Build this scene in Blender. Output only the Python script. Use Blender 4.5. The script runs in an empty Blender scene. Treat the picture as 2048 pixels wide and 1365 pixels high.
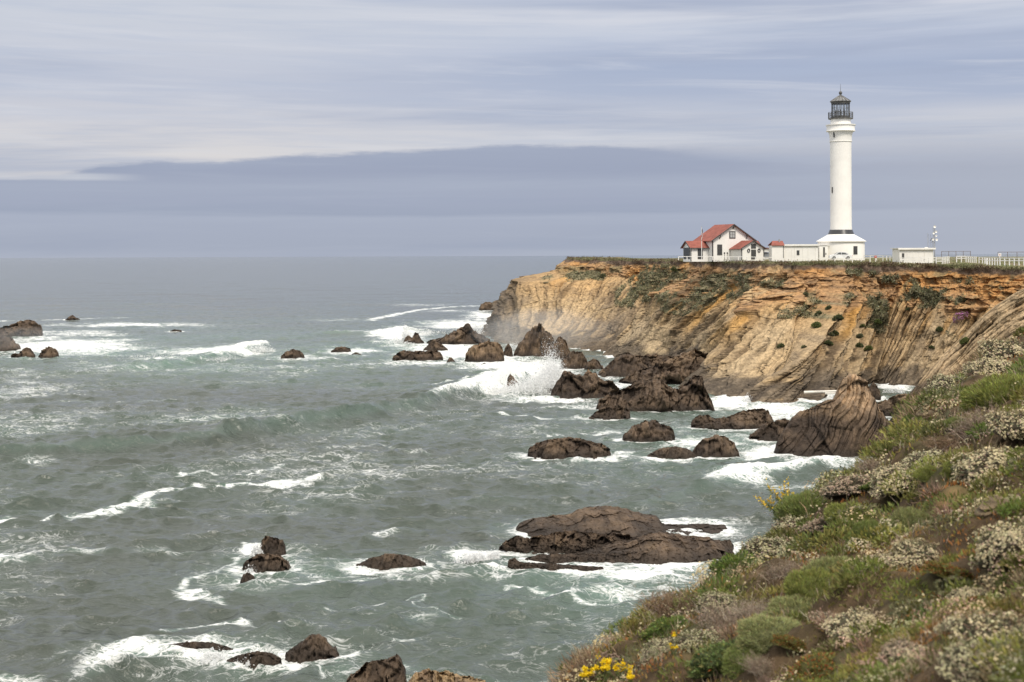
import bpy, math, random
import numpy as np
from mathutils import Matrix, Vector

# ------------------------------------------------------------------ camera
FPX, PX0, PY0, EYE, ROLL = 2844.4, 1024.0, 511.3, 22.0, -0.0039   # focal length in photo pixels, principal point, eye height, roll
scene = bpy.context.scene
COL = scene.collection
cam_data = bpy.data.cameras.new('camera')
cam_data.lens = 50.0
cam_data.sensor_width = 36.0
cam_data.shift_y = -(682.5 - PY0) / 2048.0
cam_data.clip_start = 0.1
cam_data.clip_end = 120000.0
cam_data.dof.use_dof = True
cam_data.dof.focus_distance = 260.0
cam_data.dof.aperture_fstop = 2.3
camera = bpy.data.objects.new('camera', cam_data)
COL.objects.link(camera)
camera.matrix_world = Matrix.Translation((0, 0, EYE)) @ Matrix.Rotation(math.radians(90), 4, 'X') @ Matrix.Rotation(ROLL, 4, 'Z')
scene.camera = camera

# ------------------------------------------------------------------ sun, exposure
SUN_EL, SUN_AZ = math.radians(52), math.radians(158)     # azimuth clockwise from +Y (behind the camera's right shoulder)
sun_data = bpy.data.lights.new('sun', 'SUN')
sun_data.energy = 2.5
sun_data.angle = math.radians(14)
sun_data.color = (1.0, 0.92, 0.80)
sun = bpy.data.objects.new('sun', sun_data)
COL.objects.link(sun)
sdir = Vector((math.sin(SUN_AZ) * math.cos(SUN_EL), math.cos(SUN_AZ) * math.cos(SUN_EL), math.sin(SUN_EL)))
sun.rotation_euler = sdir.to_track_quat('Z', 'Y').to_euler()
vs = scene.view_settings
scene.display_settings.display_device = 'sRGB'
vs.view_transform = 'Standard'; vs.look = 'None'; vs.exposure = 0.25; vs.gamma = 1.0; vs.use_curve_mapping = False
scene.cycles.max_bounces = 6
scene.cycles.transparent_max_bounces = 12
scene.cycles.volume_bounces = 1
scene.cycles.caustics_reflective = False
scene.cycles.caustics_refractive = False
scene.cycles.use_denoising = True

# ------------------------------------------------------------------ node helper
class NT:
    def __init__(s, tree):
        s.t = tree; s.n = tree.nodes; s.l = tree.links
        s.n.clear()
    def node(s, typ, **kw):
        nd = s.n.new(typ)
        for k, v in kw.items():
            if k.startswith('i_'):
                key = k[2:]
                key = int(key) if key.isdigit() else key.replace('_', ' ')
                s.put(nd.inputs[key], v)
            else:
                setattr(nd, k, v)
        return nd
    def put(s, sock, v):
        if hasattr(v, 'is_output') or isinstance(v, bpy.types.NodeSocket):
            s.l.new(v, sock)
        else:
            sock.default_value = v
    def m(s, op, a, b=0.0, c=None, clamp=False):
        nd = s.n.new('ShaderNodeMath'); nd.operation = op; nd.use_clamp = clamp
        s.put(nd.inputs[0], a); s.put(nd.inputs[1], b)
        if c is not None: s.put(nd.inputs[2], c)
        return nd.outputs[0]
    def sstep(s, v, a, b, lo=0.0, hi=1.0):
        nd = s.n.new('ShaderNodeMapRange'); nd.interpolation_type = 'SMOOTHSTEP'
        s.put(nd.inputs[0], v); s.put(nd.inputs[1], a); s.put(nd.inputs[2], b); s.put(nd.inputs[3], lo); s.put(nd.inputs[4], hi)
        return nd.outputs[0]
    def mix(s, f, a, b, blend='MIX'):
        nd = s.n.new('ShaderNodeMix'); nd.data_type = 'RGBA'; nd.blend_type = blend
        s.put(nd.inputs[0], f)
        for k, v in ((6, a), (7, b)):
            if isinstance(v, tuple) and len(v) == 3: v = (*v, 1.0)
            s.put(nd.inputs[k], v)
        return nd.outputs[2]
    def noise(s, vec, scale, detail=4.0, rough=0.55, dist=0.0):
        nd = s.n.new('ShaderNodeTexNoise')
        s.put(nd.inputs['Vector'], vec); nd.inputs['Scale'].default_value = scale
        nd.inputs['Detail'].default_value = detail; nd.inputs['Roughness'].default_value = rough
        nd.inputs['Distortion'].default_value = dist
        return nd.outputs[0]
    def ramp(s, f, pts, interp='LINEAR'):
        nd = s.n.new('ShaderNodeValToRGB'); nd.color_ramp.interpolation = interp
        e = nd.color_ramp.elements
        while len(e) < len(pts): e.new(0.5)
        for q, (p, c) in zip(e, pts):
            q.position = p
            q.color = (c, c, c, 1) if not isinstance(c, tuple) else (*c, 1)
        s.put(nd.inputs[0], f)
        return nd.outputs[0]
    def xyz(s, x, y, z=0.0):
        nd = s.n.new('ShaderNodeCombineXYZ')
        s.put(nd.inputs[0], x); s.put(nd.inputs[1], y); s.put(nd.inputs[2], z)
        return nd.outputs[0]

def srgb(r, g, b):
    f = lambda c: ((c / 255 + 0.055) / 1.055) ** 2.4 if c > 10.3 else c / 255 / 12.92
    return (f(r), f(g), f(b))

# ------------------------------------------------------------------ sky (layered stratus over a physical sky)
def make_world():
    w = bpy.data.worlds.new('World'); scene.world = w; w.use_nodes = True
    T = NT(w.node_tree)
    sky = T.node('ShaderNodeTexSky', sky_type='NISHITA', sun_disc=False)
    sky.sun_elevation = SUN_EL; sky.sun_rotation = SUN_AZ
    bg1 = T.node('ShaderNodeBackground'); T.l.new(sky.outputs[0], bg1.inputs[0]); bg1.inputs[1].default_value = 0.1
    tc = T.node('ShaderNodeTexCoord')
    sp = T.node('ShaderNodeSeparateXYZ'); T.l.new(tc.outputs['Generated'], sp.inputs[0])
    x, y, z = sp.outputs
    az = T.m('ARCTAN2', x, y)                        # radians, 0 straight ahead
    el = T.m('ARCSINE', z)
    # elevation as a 0..1 factor over the first 0.22 rad, lightly waved
    wob = T.noise(T.xyz(T.m('MULTIPLY', az, 2.2), T.m('MULTIPLY', el, 22.0), 3.0), 1.0, 5.0, 0.55)
    e2 = T.m('ADD', el, T.m('MULTIPLY', T.m('SUBTRACT', wob, 0.5), 0.022))
    k = T.m('DIVIDE', e2, 0.2)                       # 0.2 rad == 569 photo pixels
    K = lambda py: (512 - py) / 569.0
    C = srgb
    upper_l = T.ramp(k, [(0, C(176, 183, 198)), (K(330), C(216, 212, 211)), (K(262), C(208, 207, 212)), (K(190), C(188, 193, 208)),
                         (K(110), C(196, 200, 212)), (K(40), C(201, 205, 215)), (1.0, C(194, 200, 213))])
    upper_r = T.ramp(k, [(0, C(178, 184, 198)), (K(330), C(190, 193, 204)), (K(270), C(201, 203, 211)), (K(240), C(196, 199, 210)),
                         (K(200), C(172, 181, 202)), (K(150), C(165, 176, 200)), (K(105), C(184, 192, 211)),
                         (K(70), C(196, 202, 216)), (K(38), C(207, 210, 220)), (K(10), C(182, 190, 208)), (1.0, C(184, 192, 208))])
    side = T.sstep(az, -0.22, 0.10)
    upper = T.mix(side, upper_l, upper_r)
    # thin streaks, long and flat
    st1 = T.noise(T.xyz(T.m('MULTIPLY', az, 5.0), T.m('MULTIPLY', T.m('ADD', el, T.m('MULTIPLY', az, 0.035)), 95.0), 0.0), 1.0, 6.0, 0.6, 0.5)
    st2 = T.noise(T.xyz(T.m('MULTIPLY', az, 2.0), T.m('MULTIPLY', T.m('SUBTRACT', el, T.m('MULTIPLY', az, 0.02)), 36.0), 7.0), 1.0, 5.0, 0.55, 0.3)
    upper = T.mix(T.sstep(st2, 0.47, 0.70, 0.0, 0.72), upper, srgb(161, 171, 194))
    upper = T.mix(T.sstep(st1, 0.46, 0.80, 0.0, 0.55), upper, srgb(212, 214, 222))
    # low dark bank with a crisp upper edge
    azn = T.m('ADD', T.m('MULTIPLY', az, 1.0 / 1.0), 0.5)                # -0.5..0.5 -> 0..1
    A = lambda px: math.atan((px - 1024) / FPX) + 0.5
    E = lambda py: (515 - py) / FPX / 0.1
    edge = T.ramp(azn, [(0.0, E(372)), (A(0), E(366)), (A(120), E(360)), (A(200), E(338)), (A(300), E(330)), (A(450), E(327)), (A(600), E(315)),
                        (A(800), E(305)), (A(1040), E(294)), (A(1300), E(298)), (A(1500), E(302)), (A(1750), E(300)), (1.0, E(310))])
    en = T.noise(T.xyz(T.m('MULTIPLY', az, 22.0), T.m('MULTIPLY', el, 150.0), 1.0), 1.0, 7.0, 0.68)
    edge_e = T.m('ADD', T.m('MULTIPLY', edge, 0.1), T.m('MULTIPLY', T.m('SUBTRACT', en, 0.5), 0.0085))
    soft = T.sstep(az, 0.06, 0.25, 0.0026, 0.026)
    under = T.sstep(T.m('DIVIDE', T.m('SUBTRACT', edge_e, el), soft), -0.6, 1.0)
    wob2 = T.noise(T.xyz(T.m('MULTIPLY', az, 3.0), T.m('MULTIPLY', el, 45.0), 11.0), 1.0, 5.0, 0.55)
    kl = T.m('DIVIDE', T.m('ADD', el, T.m('MULTIPLY', T.m('SUBTRACT', wob2, 0.5), 0.016)), 0.08)
    L = lambda py: (513 - py) / FPX / 0.08
    lower = T.ramp(kl, [(0.0, C(170, 177, 193)), (L(490), C(162, 170, 188)), (L(455), C(163, 171, 190)), (L(437), C(165, 173, 192)), (L(427), C(154, 163, 184)),
                        (L(405), C(158, 166, 187)), (L(375), C(161, 169, 189)), (L(345), C(153, 161, 183)), (L(300), C(157, 165, 186))])
    lower = T.mix(T.sstep(az, 0.06, 0.40, 0.0, 0.5), lower, srgb(178, 182, 193))
    # bright slot between the two wedges of the bank at the left
    slot = T.m('MULTIPLY', T.sstep(T.m('ABSOLUTE', T.m('SUBTRACT', T.m('ADD', el, T.m('MULTIPLY', T.m('SUBTRACT', en, 0.5), 0.002)), E(361) * 0.1)), 0.0008, 0.0034, 1.0, 0.0), T.sstep(az, -0.30, -0.245, 1.0, 0.0))
    lower = T.mix(T.m('MULTIPLY', slot, 0.8), lower, srgb(205, 207, 214))
    st3 = T.noise(T.xyz(T.m('MULTIPLY', az, 7.0), T.m('MULTIPLY', el, 130.0), 19.0), 1.0, 6.0, 0.62, 0.4)
    upper = T.mix(T.sstep(st3, 0.40, 0.75, 0.0, 0.38), upper, srgb(173, 184, 206))
    lower = T.mix(T.sstep(st3, 0.45, 0.75, 0.0, 0.28), lower, srgb(172, 180, 197))
    lower = T.mix(T.sstep(st2, 0.48, 0.70, 0.0, 0.5), lower, srgb(149, 159, 182))
    base = T.mix(under, upper, lower)
    # brighter overhead, as an overcast sky is
    lift = T.sstep(el, 0.183, 0.50, 0.88, 2.15)
    warm = T.mix(T.sstep(el, 0.183, 0.40), (1.0, 1.0, 1.0), (1.0, 0.92, 0.78))
    c2 = T.mix(1.0, base, warm, 'MULTIPLY')
    bg2 = T.node('ShaderNodeBackground'); T.l.new(c2, bg2.inputs[0]); T.l.new(lift, bg2.inputs[1])
    mx = T.node('ShaderNodeMixShader'); mx.inputs[0].default_value = 0.96
    T.l.new(bg1.outputs[0], mx.inputs[1]); T.l.new(bg2.outputs[0], mx.inputs[2])
    out = T.node('ShaderNodeOutputWorld'); T.l.new(mx.outputs[0], out.inputs[0])
make_world()

# ------------------------------------------------------------------ pixel <-> place
CR, SR = math.cos(ROLL), math.sin(ROLL)
def ray(px, py):
    xl, yl = (np.asarray(px, float) - PX0) / FPX, -(np.asarray(py, float) - PY0) / FPX
    return xl * CR - yl * SR, xl * SR + yl * CR            # x per metre of depth, z per metre of depth
def at(px, py, Y):
    u, v = ray(px, py)
    return np.stack([u * Y, np.broadcast_to(Y, np.shape(u * Y)), EYE + v * Y], -1)
def sea_depth(px, py, z=0.0):
    u, v = ray(px, py)
    return (z - EYE) / v
def on_sea(px, py, z=0.0):
    return at(px, py, sea_depth(px, py, z))
def proj(X, Y, Z):
    u, v = X / Y, (Z - EYE) / Y
    xl, yl = u * CR + v * SR, -u * SR + v * CR
    return PX0 + xl * FPX, PY0 - yl * FPX

# ------------------------------------------------------------------ numpy noise
_r = np.random.default_rng(7)
_perm = np.concatenate([_r.permutation(256)] * 3).astype(np.int32)
_g = _r.normal(size=(256, 3)); _g = (_g / np.linalg.norm(_g, axis=1, keepdims=True) * 1.6).astype(np.float32)
def perlin(x, y, z=0.0):
    x, y, z = np.broadcast_arrays(np.asarray(x, np.float32), np.asarray(y, np.float32), np.asarray(z, np.float32))
    xi, yi, zi = np.floor(x), np.floor(y), np.floor(z)
    fx, fy, fz = x - xi, y - yi, z - zi
    xi, yi, zi = xi.astype(np.int32) & 255, yi.astype(np.int32) & 255, zi.astype(np.int32) & 255
    sm = lambda t: t * t * t * (t * (t * 6 - 15) + 10)
    u, v, w = sm(fx), sm(fy), sm(fz)
    def c(dx, dy, dz):
        h = _perm[_perm[_perm[xi + dx] + yi + dy] + zi + dz]
        g = _g[h]
        return g[..., 0] * (fx - dx) + g[..., 1] * (fy - dy) + g[..., 2] * (fz - dz)
    a = c(0, 0, 0); a = a + u * (c(1, 0, 0) - a)
    b = c(0, 1, 0); b = b + u * (c(1, 1, 0) - b)
    d = c(0, 0, 1); d = d + u * (c(1, 0, 1) - d)
    e = c(0, 1, 1); e = e + u * (c(1, 1, 1) - e)
    a = a + v * (b - a); d = d + v * (e - d)
    return a + w * (d - a)
def fbm(x, y, z=0.0, o=4, rough=0.5, ridged=False):
    s, a, t = 0.0, 1.0, 0.0
    for k in range(o):
        n = perlin(x * 2 ** k + 17.3 * k, y * 2 ** k + 5.1 * k, z * 2 ** k + 3.7 * k)
        if ridged: n = 1 - 2 * np.abs(n)
        s = s + a * n; t += a; a *= rough
    return s / t
def beds1d(q, al, seed, periods=((2.6, .50), (1.1, .34), (.5, .20))):
    """stacked rock beds: ledge height per bed and a mask of the partings between them, for relief and painted crevice shade"""
    h, crack = 0.0, 0.0
    for p, w in periods:
        c = q / p + .35 * perlin(al * .04 + seed, q * .12, p)
        i = np.floor(c); f = c - i
        h = h + w * (perlin(i * 7.13 + .5, al * .05, seed + p) + .55 * perlin(i * 5.31 + .2, al * .32 / p ** .5, seed + 20 + p))
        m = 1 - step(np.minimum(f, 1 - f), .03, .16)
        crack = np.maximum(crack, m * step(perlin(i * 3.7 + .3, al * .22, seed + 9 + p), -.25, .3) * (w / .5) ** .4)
    return h, crack
def facets(x, y, z, seed=0):
    """broken-block relief: each cell of a jittered lattice is a tilted plane"""
    x, y, z = np.broadcast_arrays(np.asarray(x, np.float32), np.asarray(y, np.float32), np.asarray(z, np.float32))
    xi, yi, zi = np.floor(x), np.floor(y), np.floor(z)
    best = np.full(x.shape, 1e9, np.float32); h = np.zeros(x.shape, np.float32)
    for dx in (-1, 0, 1):
        for dy in (-1, 0, 1):
            for dz in (-1, 0, 1):
                cx, cy, cz = xi + dx, yi + dy, zi + dz
                k = _perm[_perm[_perm[(cx.astype(np.int32) + seed) & 255] + (cy.astype(np.int32) & 255)] + (cz.astype(np.int32) & 255)]
                j = _g[k] * .28 + .5
                ex, ey, ez = x - cx - j[..., 0], y - cy - j[..., 1], z - cz - j[..., 2]
                r = ex * ex + ey * ey + ez * ez; m = r < best
                g = _g[(k * 7 + 31) & 255]
                best = np.where(m, r, best); h = np.where(m, g[..., 0] * .35 + (ex * g[..., 0] + ey * g[..., 1] + ez * g[..., 2]) * .55, h)
    return h
def step(v, a, b):
    t = np.clip((v - a) / (b - a), 0, 1)
    return t * t * (3 - 2 * t)
def lerp(a, b, t):
    return a + (b - a) * t
def cmix(a, b, t):
    a, b = np.asarray(a, np.float32), np.asarray(b, np.float32)
    return a + (b - a) * np.asarray(t)[..., None]

# ------------------------------------------------------------------ mesh and object helpers
def mesh_from(name, V, F, mat=None, col=None, attrs=None, smooth=True):
    """V (n,3), F (m,4) or (m,3) or list of index arrays of both kinds"""
    Fs = F if isinstance(F, list) else [F]
    Fs = [np.asarray(f, np.int32) for f in Fs if len(f)]
    me = bpy.data.meshes.new(name)
    V = np.ascontiguousarray(V, np.float32)
    me.vertices.add(len(V)); me.vertices.foreach_set('co', V.ravel())
    loops = np.concatenate([f.ravel() for f in Fs])
    tot = np.concatenate([np.full(len(f), f.shape[1], np.int32) for f in Fs])
    start = np.concatenate([[0], np.cumsum(tot)[:-1]]).astype(np.int32)
    me.loops.add(len(loops)); me.loops.foreach_set('vertex_index', loops)
    me.polygons.add(len(tot)); me.polygons.foreach_set('loop_start', start); me.polygons.foreach_set('loop_total', tot)
    if smooth: me.polygons.foreach_set('use_smooth', np.ones(len(tot), bool))
    me.update(calc_edges=True)
    if col is not None:
        a = me.attributes.new('tint', 'FLOAT_COLOR', 'POINT')
        c = np.ones((len(V), 4), np.float32); c[:, :3] = col
        a.data.foreach_set('color', c.ravel())
    for k, v in (attrs or {}).items():
        a = me.attributes.new(k, 'FLOAT', 'POINT'); a.data.foreach_set('value', np.ascontiguousarray(v, np.float32).ravel())
    if mat: me.materials.append(mat)
    return me
def link(name, me, parent=None):
    o = bpy.data.objects.new(name, me); COL.objects.link(o)
    if parent: o.parent = parent
    return o
def tag(o, label=None, cat=None, group=None, kind=None):
    if label: o['label'] = label
    if cat: o['category'] = cat
    if group: o['group'] = group
    if kind: o['kind'] = kind
    return o
def thing(name, label, cat, loc=(0, 0, 0), rz=0.0, group=None):
    o = bpy.data.objects.new(name, None); COL.objects.link(o)
    o.location = loc; o.rotation_euler = (0, 0, rz); o.empty_display_size = 0.5
    return tag(o, label, cat, group)
def kids(o):
    return [c for c in COL.objects if c.parent == o]
def copy_tree(o, parent=None):
    c = o.copy(); COL.objects.link(c)
    if parent: c.parent = parent
    for ch in kids(o): copy_tree(ch, c)
    return c
def grid_faces(nu, nv):
    i = np.arange(nu * nv, dtype=np.int32).reshape(nv, nu)
    return np.stack([i[:-1, :-1], i[:-1, 1:], i[1:, 1:], i[1:, :-1]], -1).reshape(-1, 4)

class MB:
    """collects simple solids into one mesh"""
    def __init__(s): s.v, s.f, s.n = [], [], 0
    def add(s, V, F):
        s.v.append(np.asarray(V, float)); s.f += [[i + s.n for i in f] for f in F]; s.n += len(V); return s
    def box(s, c, d, rz=0.0):
        x, y, z = (q / 2 for q in d)
        V = np.array([(a, b, e) for e in (-z, z) for a, b in ((-x, -y), (x, -y), (x, y), (-x, y))])
        if rz:
            ca, sa = math.cos(rz), math.sin(rz)
            V = np.stack([V[:, 0] * ca - V[:, 1] * sa, V[:, 0] * sa + V[:, 1] * ca, V[:, 2]], -1)
        return s.add(V + np.array(c), [(3, 2, 1, 0), (4, 5, 6, 7), (0, 1, 5, 4), (1, 2, 6, 5), (2, 3, 7, 6), (3, 0, 4, 7)])
    def prism(s, P, d):
        """polygon P (n,3) swept by vector d"""
        P = np.asarray(P, float); n = len(P); Q = P + np.asarray(d, float)
        return s.add(np.concatenate([P, Q]), [list(range(n))[::-1], [n + i for i in range(n)]] + [(i, (i + 1) % n, n + (i + 1) % n, n + i) for i in range(n)])
    def tube(s, a, b, r, n=8, r2=None):
        a, b = np.asarray(a, float), np.asarray(b, float); r2 = r if r2 is None else r2
        d = b - a; d = d / np.linalg.norm(d)
        h = np.array([0, 0, 1.0]) if abs(d[2]) < .9 else np.array([1.0, 0, 0])
        p = np.cross(d, h); p /= np.linalg.norm(p); q = np.cross(d, p)
        t = np.arange(n) * 2 * math.pi / n
        ring = np.cos(t)[:, None] * p + np.sin(t)[:, None] * q
        return s.add(np.concatenate([a + ring * r, b + ring * r2]), [list(range(n))[::-1], [n + i for i in range(n)]] + [(i, (i + 1) % n, n + (i + 1) % n, n + i) for i in range(n)])
    def lathe(s, prof, n=40, c=(0, 0, 0), cap=True):
        t = np.arange(n) * 2 * math.pi / n
        V = np.concatenate([np.stack([r * np.cos(t), r * np.sin(t), np.full(n, z)], -1) for r, z in prof]) + np.array(c)
        F = []
        for k in range(len(prof) - 1):
            F += [(k * n + i, k * n + (i + 1) % n, (k + 1) * n + (i + 1) % n, (k + 1) * n + i) for i in range(n)]
        if cap: F += [list(range(n))[::-1], [(len(prof) - 1) * n + i for i in range(n)]]
        return s.add(V, F)
    def build(s, name, mat, parent=None, smooth=False):
        me = bpy.data.meshes.new(name)
        me.from_pydata(np.concatenate(s.v).tolist(), [], s.f)
        me.materials.append(mat); me.update()
        if smooth:
            me.polygons.foreach_set('use_smooth', np.ones(len(me.polygons), bool))
            me.set_sharp_from_angle(angle=math.radians(38))
        return link(name, me, parent)

# ------------------------------------------------------------------ materials
def plain(name, color, rough=0.6, metal=0.0, var=0.12, scale=1.2, bump=0.0, spec=0.4):
    m = bpy.data.materials.new(name); m.use_nodes = True
    T = NT(m.node_tree)
    tc = T.node('ShaderNodeTexCoord')
    n = T.noise(tc.outputs['Object'], scale, 5.0, 0.6)
    dark = tuple(c * (1 - var * 1.6) for c in color); lite = tuple(min(1, c * (1 + var)) for c in color)
    c = T.mix(T.sstep(n, 0.3, 0.7), dark, lite)
    b = T.node('ShaderNodeBsdfPrincipled', i_Base_Color=c, i_Roughness=rough, i_Metallic=metal)
    b.inputs['Specular IOR Level'].default_value = spec
    if bump:
        bp = T.node('ShaderNodeBump', i_Height=T.noise(tc.outputs['Object'], scale * 6, 4.0), i_Strength=bump); bp.inputs['Distance'].default_value = 0.05
        T.l.new(bp.outputs[0], b.inputs['Normal'])
    o = T.node('ShaderNodeOutputMaterial'); T.l.new(b.outputs[0], o.inputs[0])
    return m
def tinted(name, rough=0.85, nscale=3.0, nvar=0.35, bump=0.5, bdist=0.08, bscale=4.0, spec=0.25, transl=0.0, stretch=None):
    """colour from the mesh's own tint attribute, broken up by noise"""
    m = bpy.data.materials.new(name); m.use_nodes = True
    T = NT(m.node_tree)
    at_ = T.node('ShaderNodeAttribute', attribute_name='tint')
    tc = T.node('ShaderNodeTexCoord'); vec = tc.outputs['Object']
    c = at_.outputs['Color']
    if nvar:
        n = T.noise(vec, nscale, 6.0, 0.65)
        g = T.sstep(n, 0.25, 0.75, 1 - nvar, 1 + nvar)
        c = T.mix(1.0, c, T.node('ShaderNodeCombineColor', i_0=g, i_1=g, i_2=g).outputs[0], 'MULTIPLY')
    b = T.node('ShaderNodeBsdfPrincipled', i_Base_Color=c, i_Roughness=rough)
    b.inputs['Specular IOR Level'].default_value = spec
    if bump:
        bp = T.node('ShaderNodeBump', i_Height=T.noise(vec, bscale, 6.0, 0.65), i_Strength=bump); bp.inputs['Distance'].default_value = bdist
        T.l.new(bp.outputs[0], b.inputs['Normal'])
    o = T.node('ShaderNodeOutputMaterial')
    if transl:
        tr = T.node('ShaderNodeBsdfTranslucent'); T.l.new(c, tr.inputs[0])
        mx = T.node('ShaderNodeMixShader'); mx.inputs[0].default_value = transl
        T.l.new(b.outputs[0], mx.inputs[1]); T.l.new(tr.outputs[0], mx.inputs[2]); T.l.new(mx.outputs[0], o.inputs[0])
    else:
        T.l.new(b.outputs[0], o.inputs[0])
    return m
M = {}
M['white'] = plain('white_paint', (0.82, 0.80, 0.755), 0.55, var=0.04, scale=0.5)
M['tower'] = plain('tower_paint', (0.86, 0.835, 0.785), 0.5, var=0.035, scale=0.35, bump=0.05)
M['trim'] = plain('dark_trim', (0.075, 0.072, 0.07), 0.6)
M['roof_red'] = plain('red_roof', (0.27, 0.085, 0.062), 0.85, var=0.14, scale=0.9, bump=0.3)
M['glass_dark'] = plain('dark_glass', (0.06, 0.062, 0.062), 0.15, var=0.1, spec=0.6)
M['pane'] = plain('pale_pane', (0.42, 0.43, 0.42), 0.2, var=0.1)
M['black_band'] = plain('black_band', (0.035, 0.035, 0.037), 0.3, spec=0.6)
M['iron'] = plain('weathered_iron', (0.12, 0.117, 0.11), 0.5, 0.2, var=0.2, scale=2.0)
M['iron_roof'] = plain('lead_roof', (0.22, 0.217, 0.21), 0.45, 0.3, var=0.3, scale=2.5)
M['steel'] = plain('galvanised_steel', (0.42, 0.42, 0.41), 0.45, 0.6)
M['rust'] = plain('brown_post', (0.16, 0.11, 0.08), 0.8)
M['red'] = plain('red_paint', (0.45, 0.04, 0.035), 0.5)
M['cloth'] = plain('dark_cloth', (0.05, 0.05, 0.06), 0.9)
M['rubber'] = plain('rubber', (0.03, 0.03, 0.03), 0.8)
M['car_white'] = plain('white_car_paint', (0.75, 0.75, 0.74), 0.25, spec=0.6)
M['car_silver'] = plain('silver_car_paint', (0.42, 0.45, 0.48), 0.25, 0.5, spec=0.6)
M['wood'] = plain('driftwood', (0.68, 0.64, 0.57), 0.8)
M['rock'] = tinted('sea_rock', 0.8, 0.9, 0.38, 1.0, 0.35, 1.6, 0.3)
M['cliff'] = tinted('cliff_rock', 0.92, 1.7, 0.42, 1.0, 0.35, 1.6, 0.15)
M['turf'] = tinted('turf', 0.95, 0.8, 0.35, 1.0, 0.2, 2.0, 0.1)
M['soil'] = tinted('slope_soil', 0.95, 2.5, 0.4, 1.0, 0.06, 6.0, 0.1)
M['leaf'] = tinted('leaf', 0.65, 1.0, 0.0, 0.0, spec=0.25, transl=0.22)
M['twig'] = tinted('twig', 0.9, 1.0, 0.0, 0.0, spec=0.1)
def clear_glass():
    m = bpy.data.materials.new('clear_glass'); m.use_nodes = True
    T = NT(m.node_tree)
    tr = T.node('ShaderNodeBsdfTransparent'); tr.inputs[0].default_value = (0.97, 0.98, 0.98, 1)
    gl = T.node('ShaderNodeBsdfGlossy'); gl.inputs['Roughness'].default_value = 0.03
    mx = T.node('ShaderNodeMixShader'); mx.inputs[0].default_value = 0.08
    T.l.new(tr.outputs[0], mx.inputs[1]); T.l.new(gl.outputs[0], mx.inputs[2])
    o = T.node('ShaderNodeOutputMaterial'); T.l.new(mx.outputs[0], o.inputs[0])
    return m
M['glass'] = clear_glass()
# ================================================================== the headland
def smooth1(a, n):
    k = np.hanning(2 * n + 1); k /= k.sum()
    p = np.pad(a, n, mode='edge')
    return np.convolve(p, k, mode='valid')
def blob(px, py, cx, cy, rx, ry, ang=0.0):
    a = math.radians(ang); dx, dy = px - cx, py - cy
    u, v = dx * math.cos(a) + dy * math.sin(a), -dx * math.sin(a) + dy * math.cos(a)
    return np.exp(-((u / rx) ** 2 + (v / ry) ** 2) * 1.2)

# foot pixel, rim pixel, rim depth (metres): the plan of the coast, sampled along it
CTRL = [((1075, 612), (1240, 515.8), 452), ((995, 640), (1150, 516.2), 398), ((958, 663), (1142, 516.8), 390), ((982, 680), (1150, 518.0), 382),
        ((1040, 690), (1185, 519), 374), ((1110, 694), (1235, 520), 366), ((1200, 702), (1300, 521), 352), ((1260, 704), (1350, 521.5), 338),
        ((1320, 722), (1395, 522.5), 320), ((1400, 752), (1450, 524), 292), ((1460, 788), (1505, 525.5), 266), ((1560, 806), (1592, 527), 248),
        ((1630, 794), (1660, 527.5), 248), ((1680, 774), (1712, 528), 250), ((1740, 768), (1775, 529), 250), ((1800, 771), (1840, 530.5), 249),
        ((1850, 774), (1900, 532.5), 246), ((1920, 778), (1980, 535), 240), ((2020, 784), (2100, 541), 232), ((2200, 800), (2300, 552), 218), ((2420, 815), (2540, 560), 205)]
NU, NV = 1500, 400
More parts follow.
